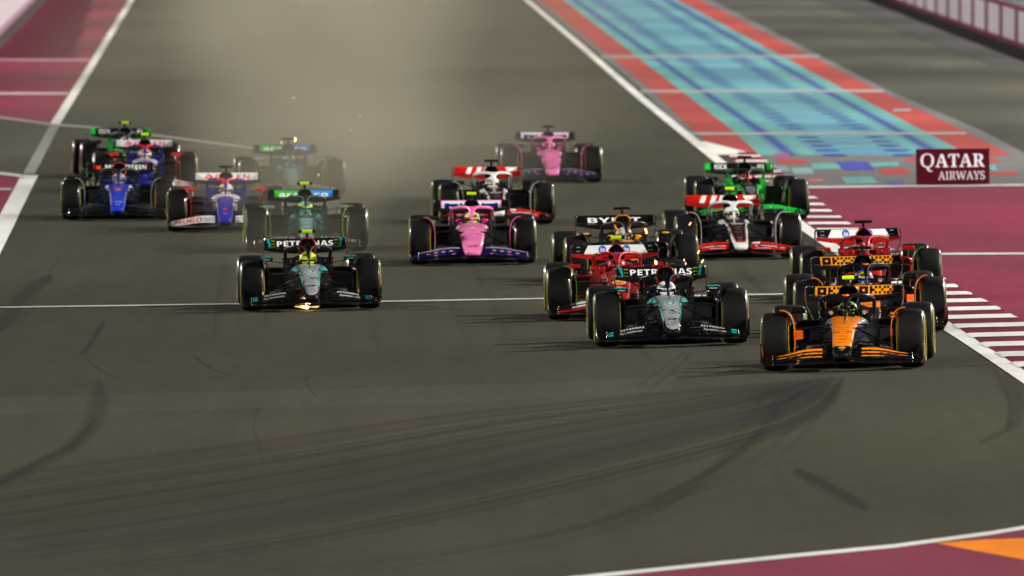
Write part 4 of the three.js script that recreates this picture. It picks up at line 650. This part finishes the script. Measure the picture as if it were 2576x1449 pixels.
  for (const s of [-1, 1]) {
    const m = (k, make) => (s > 0 ? once(k, make) : once(k + 'M', () => mirrorX(once(k, make))));
    const pod = part('sidepod', m('podS', sidepodShape), t.pod, car);
    part('sidepod_inlet', m('podin', () => new RoundedBoxGeometry(0.33, 0.22, 0.02, 2, 0.008).translate(0.47, 0.402, -0.27)), INTAKE, pod);
    if (t.panel) part('side_panel', m('podpanel', () => slab((a, b) => [lerp(0.56, 0.68, a), lerp(0.34, 0.46, b) - 0.02 * a, lerp(0.02, -0.16, a)], 4, 3, 0.01)), t.panel, car);
    const mir = G('mirror');
    part('mirror_housing', m('mirH', () => new RoundedBoxGeometry(0.19, 0.062, 0.09, 4, 0.026).translate(0.60, 0.70, 0.42)), t.mirror, mir);
    if (t.mirrorTop) part('mirror_cap', m('mirC' + key, () => key === 'navy' ? new THREE.SphereGeometry(0.05, 20, 12).scale(1.2, 0.36, 0.3).translate(0.60, 0.712, 0.462) : new RoundedBoxGeometry(0.165, 0.02, 0.092, 3, 0.009).translate(0.60, 0.727, 0.422)), t.mirrorTop, mir);
    if (key === 'silver') part('mirror_lettering', once('mirL' + s, () => planar(new THREE.PlaneGeometry(0.13, 0.03).translate(s * 0.60, 0.695, 0.4672), (x, y) => [(x - s * 0.6) / 0.13 + 0.5, (y - 0.68) / 0.03])), PETMIR, mir);
    part('mirror_stalk', m('mirS', () => join(rod([0.31, 0.63, 0.34], [0.56, 0.675, 0.42], 0.03, 0.012), rod([0.60, 0.67, 0.42], [0.60, 0.55, 0.05], 0.02, 0.01))), CARBON, mir);
    // front wheels are fixed at the hub by arms; a winglet curls over each
    ARMS.forEach(([a, b, w, h], i) => part('suspension_arm', m('arm' + i, () => rod(a, b, w, h)), i === 3 && t.armTint ? t.armTint : CARBON, car));
    REAR_ARMS.forEach(([a, b, w, h], i) => part('suspension_arm', m('rarm' + i, () => rod(a, b, w, h)), CARBON, car));
    part('wheel_winglet', m('winglet', wingletShape), t.winglet, car);
    part('brake_duct', m('duct', () => new THREE.CylinderGeometry(0.19, 0.20, 0.10, 32).rotateZ(Math.PI / 2).translate(0.665, 0.36, 1.8)), CARBON_DULL, car);
    for (const [z, w, x] of [[WB, 0.34, 0.83], [-WB, 0.415, 0.7925]]) {
      const wheel = G('wheel'); wheel.position.set(s * x, 0.3605, z); if (z > 0) wheel.rotation.y = -0.012;
      part('tyre', tyreShape(w), RUBBER, wheel); part('sidewall', wallShape(w), SIDEWALL, wheel); part('tyre_stripe', stripeShape(w), stripe, wheel); part('wheel_cover', coverDisc(w), CARBON, wheel);
    }
  }
  const fw = G('front_wing');
  part('main_plane', mainPlane(), CARBON, fw);
  for (const s of [-1, 1]) {
    for (let k = 0; k < 3; k++) part('flap', once('flapU' + k + s, () => { const g = s > 0 ? flapShape(k).clone() : mirrorX(flapShape(k)), p = g.attributes.position, q = g.attributes.uv, r = 2 - k; for (let i = 0; i < p.count; i++) { const x = p.getX(i), uu = (Math.abs(x) - 0.175) / 0.76, qq = Math.pow(clamp(uu, 0, 1), 1.75), base = lerp([0.158, 0.197, 0.240][k], [0.100, 0.126, 0.152][k], qq) + 0.012 * Math.sin(Math.PI * Math.min(1, uu * 1.6)), hh = lerp(0.031, 0.018, qq), vv = clamp((p.getY(i) - base) / hh, 0.02, 0.98); q.setXY(i, (x + 1) / 2, 1 - (r * 48 + (1 - vv) * 48) / 144); } return g; }), t.flapMat, fw);
    part('endplate', s > 0 ? frontEndplate() : once('fepM', () => mirrorX(frontEndplate())), CARBON, fw);
    part('endplate_panel', s > 0 ? epPanel() : once('eppM', () => mirrorX(epPanel())), t.ep, fw);
    part('wing_sensor', once('sensor' + s, () => join(rod([s * 0.86, 0.12, 2.40], [s * 0.852, 0.19, 2.38], 0.008, 0.008), new THREE.SphereGeometry(0.011, 10, 8).translate(s * 0.852, 0.195, 2.38))), CHROME, fw);
    for (const x of [0.34, 0.62]) part('slot_bracket', once('brk' + s + x, () => new RoundedBoxGeometry(0.006, x < 0.5 ? 0.11 : 0.10, 0.05, 2, 0.002).translate(s * x, x < 0.5 ? 0.205 : 0.165, x < 0.5 ? 2.53 : 2.44)), CARBON, fw);
  }
  const rw = G('rear_wing');
  part('flap', rearFlap(), t.rearMat, rw); part('main_plane', rearPlane(), t.wingPlane, rw);
  for (const s of [-1, 1]) part('endplate', s > 0 ? rearEndplate() : once('repM', () => mirrorX(rearEndplate())), t.rearEp ?? CARBON, rw);
  part('pylon', once('pylon', () => new RoundedBoxGeometry(0.03, 0.42, 0.16, 2, 0.01).translate(0, 0.56, -2.22)), CARBON, rw);
  part('beam_wing', once('beam', () => slab((a, b) => [lerp(-0.49, 0.49, a), 0.33 + 0.09 * b + 0.03 * Math.sin(a * Math.PI), -2.15 - 0.16 * b], 16, 4, 0.012)), CARBON, rw);
  part('actuator', once('drs', () => new RoundedBoxGeometry(0.12, 0.045, 0.16, 3, 0.012).translate(0.06, 0.842, -2.2)), CARBON, rw);
  // the driver
  const d = thing('person', who, 'person', group ? 'drivers of the racing cars' : undefined);
  d.position.copy(car.position); d.rotation.copy(car.rotation);
  part('body', driverBody(), suit, d);
  const hm = part('helmet', helmetShape(), helmet, d); hm.position.set(...HEAD); hm.rotation.set(0.1, 0, 0);
  part('visor', visorShape(), VISOR, hm);
  return car;
}
const cloth = (hex) => new THREE.MeshStandardMaterial({ color: hex, roughness: 0.85 });
const H = (draw) => printed(helmetMap(draw));
const fill = (c, col) => { c.fillStyle = col; c.fillRect(0, 0, 256, 128); };
const DRIVERS = {
  squiggle: H((c) => { fill(c, '#0a0c08'); c.strokeStyle = '#9be82a'; c.lineWidth = 3.2; c.lineCap = 'round'; let k = 5; const r = () => { k = (k * 16807) % 2147483647; return k / 2147483647; }; for (let i = 0; i < 26; i++) { const x = r() * 256, y = 8 + r() * 100; c.beginPath(); c.moveTo(x, y); c.bezierCurveTo(x + r() * 26 - 6, y - 14, x + r() * 26, y + 16, x + r() * 30 - 12, y + r() * 24 - 6); c.stroke(); } word(c, 'OKX', 64, 44, 26, 9, '#f4f4f4'); }),
  lime_blue: H((c) => { fill(c, '#22409c'); splat(c, ['#d8e81a', '#c8dc18', '#e0392a'], 14, 11); oval(c, 52, 40, 22, 16, '#d6e81c'); poly(c, [[84, 60], [100, 30], [108, 34], [94, 64]], '#e43a2c'); word(c, 'OKX', 50, 44, 22, 9, '#4a5a10'); }),
  red: H((c) => { fill(c, '#c21812'); hband(c, 54, 60, '#f4f4f4'); oval(c, 64, 26, 18, 10, '#f0f0f0'); }),
  white_silver: H((c) => { fill(c, '#e9ecef'); splat(c, ['#b9c2c8', '#d6dde2'], 12, 3); star3(c, 64, 38, 9, 9, '#3b434a', 2); hband(c, 54, 62, '#1a2026'); word(c, 'PETRONAS', 64, 58, 40, 6, '#e8eef0'); }),
  red_black: H((c) => { fill(c, '#b8100f'); poly(c, [[46, 64], [56, 10], [72, 10], [82, 64]], '#17181a'); }),
  silver_orange: H((c) => { fill(c, '#c9ced0'); splat(c, ['#f09a18', '#e6e8ea', '#8f979c'], 16, 9); c.fillStyle = '#ee9412'; c.fillRect(88, 20, 16, 70); c.fillRect(20, 20, 18, 70); }),
  white_green: H((c) => { fill(c, '#dfe4dc'); splat(c, ['#7fc03a', '#3f4a44', '#c9572e'], 18, 21); }),
  red_dark: H((c) => { fill(c, '#3c1512'); hband(c, 26, 52, '#d8452a'); oval(c, 40, 44, 12, 10, '#e8e2d8'); }),
  yellow: H((c) => { fill(c, '#d2ea14'); splat(c, ['#b8d010', '#7a5aa8', '#e6f04a'], 12, 17); hband(c, 84, 94, '#c2dc14'); }),
  cream: H((c) => { fill(c, '#e9c987'); splat(c, ['#f2dca8', '#d8b066'], 10, 31); }),
  white_red: H((c) => { fill(c, '#e6e0cc'); splat(c, ['#d26a4a', '#cfd0c6'], 12, 41); }),
  pink: H((c) => { fill(c, '#c85a94'); splat(c, ['#e9d0dc', '#7a2c58'], 10, 51); }),
  lime_teal: H((c) => { fill(c, '#3aa79c'); hband(c, 40, 56, '#cfe21a'); hband(c, 86, 96, '#cfe21a'); oval(c, 64, 22, 30, 10, '#8f8fd6'); }),
  teal: H((c) => { fill(c, '#237f78'); hband(c, 36, 48, '#cfe0dc'); }),
  white_yellow: H((c) => { fill(c, '#ece6e2'); poly(c, [[30, 70], [36, 16], [54, 20], [48, 70]], '#e6b52a'); splat(c, ['#f6d9d4', '#d8605a'], 8, 61); }),
  cream_red: H((c) => { fill(c, '#e8d3c0'); splat(c, ['#d8a08a', '#e6b52a'], 8, 71); }),
  lilac: H((c) => { fill(c, '#9a8fc0'); splat(c, ['#d9d2ea', '#e08a9c', '#3a3f86'], 14, 81); }),
  white_blue: H((c) => { fill(c, '#cfd6e2'); splat(c, ['#38a0d8', '#e07070'], 12, 91); }),
};
const GRP = undefined;
const S_ = { black: cloth(0x151517), orange: cloth(0x2a2624), red: cloth(0xa01012), navy: cloth(0x141a38), white: cloth(0xbdbdbd), blue: cloth(0x1b2a78), green: cloth(0x0e3a34), pink: cloth(0xb84a88) };
makeCar('orange', 'orange and black racing car with lime camera bar, nearest car at lower right', 2124.5, 930.6, -0.052, { lime: true, helmet: DRIVERS.squiggle, suit: S_.orange, who: 'driver in black helmet with green squiggles, in the nearest orange car' });
makeCar('orange', 'orange and black racing car with black camera bar, directly behind the nearest car', 2190, 839, 0.021, { helmet: DRIVERS.lime_blue, suit: S_.orange, who: 'driver in blue and lime helmet, in the second orange car' });
makeCar('red', 'red racing car half hidden behind the second orange car, by the kerb', 2192, 757, 0.026, { helmet: DRIVERS.red, suit: S_.red, who: 'driver in plain red helmet, in the red car behind the orange cars' });
makeCar('silver', 'black and silver racing car with black camera bar, beside the nearest orange car', 1689.6, 870.6, 0.021, { helmet: DRIVERS.white_silver, suit: S_.black, who: 'driver in white helmet, in the black and silver car beside the nearest orange car' });
makeCar('red', 'red racing car with lime camera bar, close behind the black and silver car', 1559.4, 803, 0.0085, { lime: true, helmet: DRIVERS.red_black, suit: S_.red, who: 'driver in red helmet with black centre, in the red car with lime camera bar' });
makeCar('navy', 'dark navy racing car with orange rimmed air intake, behind the red car', 1588, 713, 0.051, { helmet: DRIVERS.silver_orange, suit: S_.navy, who: 'driver in silver and orange helmet, in the dark navy car' });
makeCar('white', 'white and red racing car with lime camera bar, right of the dark navy car', 1856.5, 652, 0.046, { lime: true, helmet: DRIVERS.white_green, suit: S_.white, who: 'driver in white and green helmet, in the right-hand white and red car' });
makeCar('green', 'black and bright green racing car behind the white car on the right', 1889.5, 554, 0.042, { helmet: DRIVERS.red_dark, suit: S_.black, who: 'driver in dark red helmet, in the bright green car on the right' });
makeCar('silver', 'black and silver racing car with lime camera bar, sparking in the left lane', 782.5, 781, 0.028, { lime: true, helmet: DRIVERS.yellow, suit: S_.black, who: 'driver in bright yellow helmet, in the sparking black and silver car' });
makeCar('pink', 'pink racing car with lime camera bar in the middle of the track', 1189.4, 666, 0.006, { lime: true, helmet: DRIVERS.cream, suit: S_.pink, who: 'driver in cream helmet, in the nearer pink car' });
makeCar('white', 'white and red racing car with black camera bar, behind the nearer pink car', 1248.6, 565, 0.041, { helmet: DRIVERS.white_red, suit: S_.white, who: 'driver in off-white helmet, in the white car behind the nearer pink car' });
makeCar('pink', 'pink racing car farthest back in the middle, with black camera bar', 1386.6, 460, 0.028, { helmet: DRIVERS.pink, suit: S_.pink, who: 'driver in pink helmet, in the farther pink car' });
makeCar('racing_green', 'dark green racing car with lime camera bar in thin dust, behind the sparking car', 771.4, 634, 0.022, { lime: true, helmet: DRIVERS.lime_teal, suit: S_.green, who: 'driver in teal and lime helmet, in the nearer dark green car' });
makeCar('racing_green', 'dark green racing car with black camera bar, half lost in thick dust', 734, 498, 0.043, { helmet: DRIVERS.teal, suit: S_.green, who: 'driver in teal helmet, in the dark green car lost in dust' });
makeCar('blue_white', 'blue and white racing car with black camera bar, left of the dark green car', 567, 583, 0.0076, { helmet: DRIVERS.white_yellow, suit: S_.blue, who: 'driver in white and yellow helmet, in the nearer blue and white car' });
makeCar('blue_white', 'blue and white racing car with lime camera bar, behind the plain blue car', 365.5, 484, 0.023, { lime: true, helmet: DRIVERS.cream_red, suit: S_.blue, who: 'driver in pale cream helmet, in the farther blue and white car' });
makeCar('blue', 'blue racing car with black wings, leftmost in front', 297, 554, 0.009, { helmet: DRIVERS.lilac, suit: S_.blue, who: 'driver in lilac helmet, in the plain blue car at far left' });
makeCar('green', 'black and bright green racing car with lime camera bar, farthest back on the left', 327, 448, 0.067, { lime: true, stripe: STRIPE_R, helmet: DRIVERS.white_blue, suit: S_.black, who: 'driver in white and blue helmet, in the bright green car at far left' });

// ---------------------------------------------------------------- dust and sparks
function airPoint(u, v, d) { const b = -(v - 724.5) / F, dx = (u - 1288) / F, dy = b * Math.cos(PITCH) - Math.sin(PITCH), dz = -b * Math.sin(PITCH) - Math.cos(PITCH), t = d / -dz; return V(dx * t, EYE + dy * t, dz * t); }
{
  const glow = new THREE.MeshStandardMaterial({ color: 0x221100, emissive: new THREE.Color(1, 0.50, 0.16), emissiveIntensity: 3.5 }), hot = new THREE.MeshStandardMaterial({ color: 0x221100, emissive: new THREE.Color(1, 0.66, 0.32), emissiveIntensity: 6 });
  const list = [[1736, 563, 292, 0.03, 0.6], [1625, 581, 288, 0.05, -0.3], [1757, 634, 280, 0.03, 0.4], [1721, 654, 262, 0.018, 0], [1767, 657, 262, 0.03, 0.6], [1650, 658, 258, 0.045, -0.05], [708, 359, 362, 0.022, 0], [743, 351, 362, 0.045, 0.1], [801, 440, 362, 0.026, 0.2], [738, 246, 380, 0.016, 0], [906, 290, 380, 0.014, 0.3], [882, 328, 380, 0.014, 0]];
  const SPARKS = ['small slanting spark before the left rear tyre of the right white car', 'orange spark beside the cockpit of the dark navy car', 'small spark below the front wing of the right white car', 'faint round spark above the rear wing of the black and silver car', 'slanting spark at the right end of the black and silver rear wing', 'bright white spark left of the black camera bar on the black and silver car', 'small spark left of the camera bar of the dustiest green car', 'bright spark right of the camera bar of the dustiest green car', 'round spark over the right front tyre of the dustiest green car', 'faint spark highest in the dust, above the green cars', 'faint spark in the dust farthest right of the green cars', 'faintest spark in the dust, between the green and pink cars'];
  list.forEach(([u, v, d, r, lean], i) => {
    const m = part('glowing_spark', new THREE.CapsuleGeometry(r * 0.32, r * 1.2, 4, 10), i === 5 || i === 7 ? hot : glow);
    m.position.copy(airPoint(u, v, d)); m.rotation.z = -lean; m.castShadow = false;
    tag(m, SPARKS[i], 'spark', i < 6 ? 'sparks round the navy car' : 'sparks in the dust');
  });
  const [sx, sz] = spot(776, 779.5);
  const strip = thing('glowing_spark', 'bright orange shower of sparks under the nose of the left black and silver car', 'spark');
  strip.position.set(sx, ground(sx, sz) + 0.02, sz + 0.4);
  const cool = new THREE.MeshStandardMaterial({ color: 0x221100, emissive: new THREE.Color(1, 0.48, 0.14), emissiveIntensity: 1.6 });
  for (const [x, y, w, h] of [[-0.15, 0.036, 0.045, 0.008], [-0.11, 0.033, 0.05, 0.012], [-0.06, 0.03, 0.065, 0.015], [-0.02, 0.026, 0.03, 0.024], [-0.03, 0.004, 0.012, 0.01], [0.025, 0.032, 0.02, 0.007], [0.08, 0.031, 0.035, 0.010], [0.115, 0.032, 0.03, 0.012], [-0.035, 0.075, 0.010, 0.008], [-0.09, 0.05, 0.03, 0.006], [0.14, 0.04, 0.02, 0.006]]) part('ember', new THREE.SphereGeometry(1, 14, 10).scale(w, h, 0.05).translate(x, y, 0), w > 0.06 || h > 0.02 ? hot : cool, strip);
  const L = new THREE.PointLight(new THREE.Color(1, 0.62, 0.26), 0.35); L.name = 'spark_light'; L.position.set(0, 0.06, 0.12); L.shadow.radius = 2; L.castShadow = true; strip.add(L);
}
{ // dust thrown up on the left of the track: overlapping billows that thin out towards their rims, thickest behind the dark green cars
  const geo = new THREE.IcosahedronGeometry(1, 14), p = geo.attributes.position, tint = new Float32Array(p.count * 4);
  for (let i = 0; i < p.count; i++) {
    const x = p.getX(i), y = p.getY(i), z = p.getZ(i), far = Math.min(1, x * x + y * y), w = 1 + 0.35 * fbm(x * 1.6 + 3, y * 1.6 + z, 3);
    tint.set([1, 1, 1, clamp(Math.pow(1 - far, 1.6) * w, 0, 1)], i * 4);
  }
  geo.setAttribute('color', new THREE.BufferAttribute(tint, 4));
  const mat = new THREE.MeshPhysicalMaterial({ color: new THREE.Color().setRGB(0.53, 0.495, 0.39), roughness: 1, transmission: 0.5, thickness: 0, opacity: 0.125, transparent: true, vertexColors: true, specularIntensity: 0 });
  const put = [], gauss = () => (rnd() + rnd() + rnd() - 1.5) / 1.5;
  const puff = (x, y, d, rx, ry, rz) => put.push([x, y, d, rx, ry, rz]);
  const veil = [[-3.4, 0.35, 304, 1.9, 1.1, 1.2]];                                                                                    // in front of the nearer dark green car
  for (let i = 0; i < 3; i++) puff(-3.6 + (i - 1) * 0.5, 0.75 + 0.15 * i, 332 + i * 11, 2.2, 1.7, 1.8);                  // between the two
  for (let i = 0; i < 4; i++) puff(-3.7 - i * 0.3, 1.0 + 0.4 * i, 378 + i * 26, 2.9 + i * 0.5, 2.7 + i * 0.5, 4);        // the core
  for (let i = 0; i < 3; i++) puff(-4.6 - i * 0.9, 2.4 + 0.5 * i, 500 + i * 60, 4.6 + i * 0.7, 3.2 + i * 0.5, 6);        // the same, drifting back along the straight
  for (const [x, y, d, rx, ry] of [[-6.8, 1.2, 418, 5.0, 2.6], [-1.2, 1.0, 425, 5.2, 2.5], [-8.6, 2.0, 560, 6.2, 3.6], [-1.2, 2.2, 590, 7.2, 3.8], [-5.5, 2.6, 690, 8, 4.6]]) puff(x, y, d, rx, ry, 6); // thin dust over the straight
  puff(-1.3, 0.8, 362, 3.2, 1.8, 2);                                                                                      // round the farther pink car
  const thin = mat.clone(); thin.opacity = 0.075;
  for (const [list, material, label] of [[put, mat, 'pale brown dust hanging over the left of the track behind the dark green cars'], [veil, thin, 'thin veil of dust drifting before the nearer dark green car']]) {
    const dust = new THREE.InstancedMesh(geo, material, list.length), m = new THREE.Matrix4(), q = new THREE.Quaternion(), e = new THREE.Euler();
    dust.name = numbered('dust_cloud'); dust.castShadow = dust.receiveShadow = true;
    list.forEach(([x, y, d, rx, ry, rz], i) => { e.set((rnd() - 0.5) * 0.2, (rnd() - 0.5) * 0.2, (rnd() - 0.5) * 0.5); q.setFromEuler(e); m.compose(V(x, y + ground(x, -d), -d), q, V(rx, ry, rz)); dust.setMatrixAt(i, m); });
    dust.userData.kind = 'stuff'; dust.userData.label = label; dust.userData.category = 'dust';
    scene.add(dust);
  }
}
scene.updateMatrixWorld(true);
renderer.render(scene, camera);
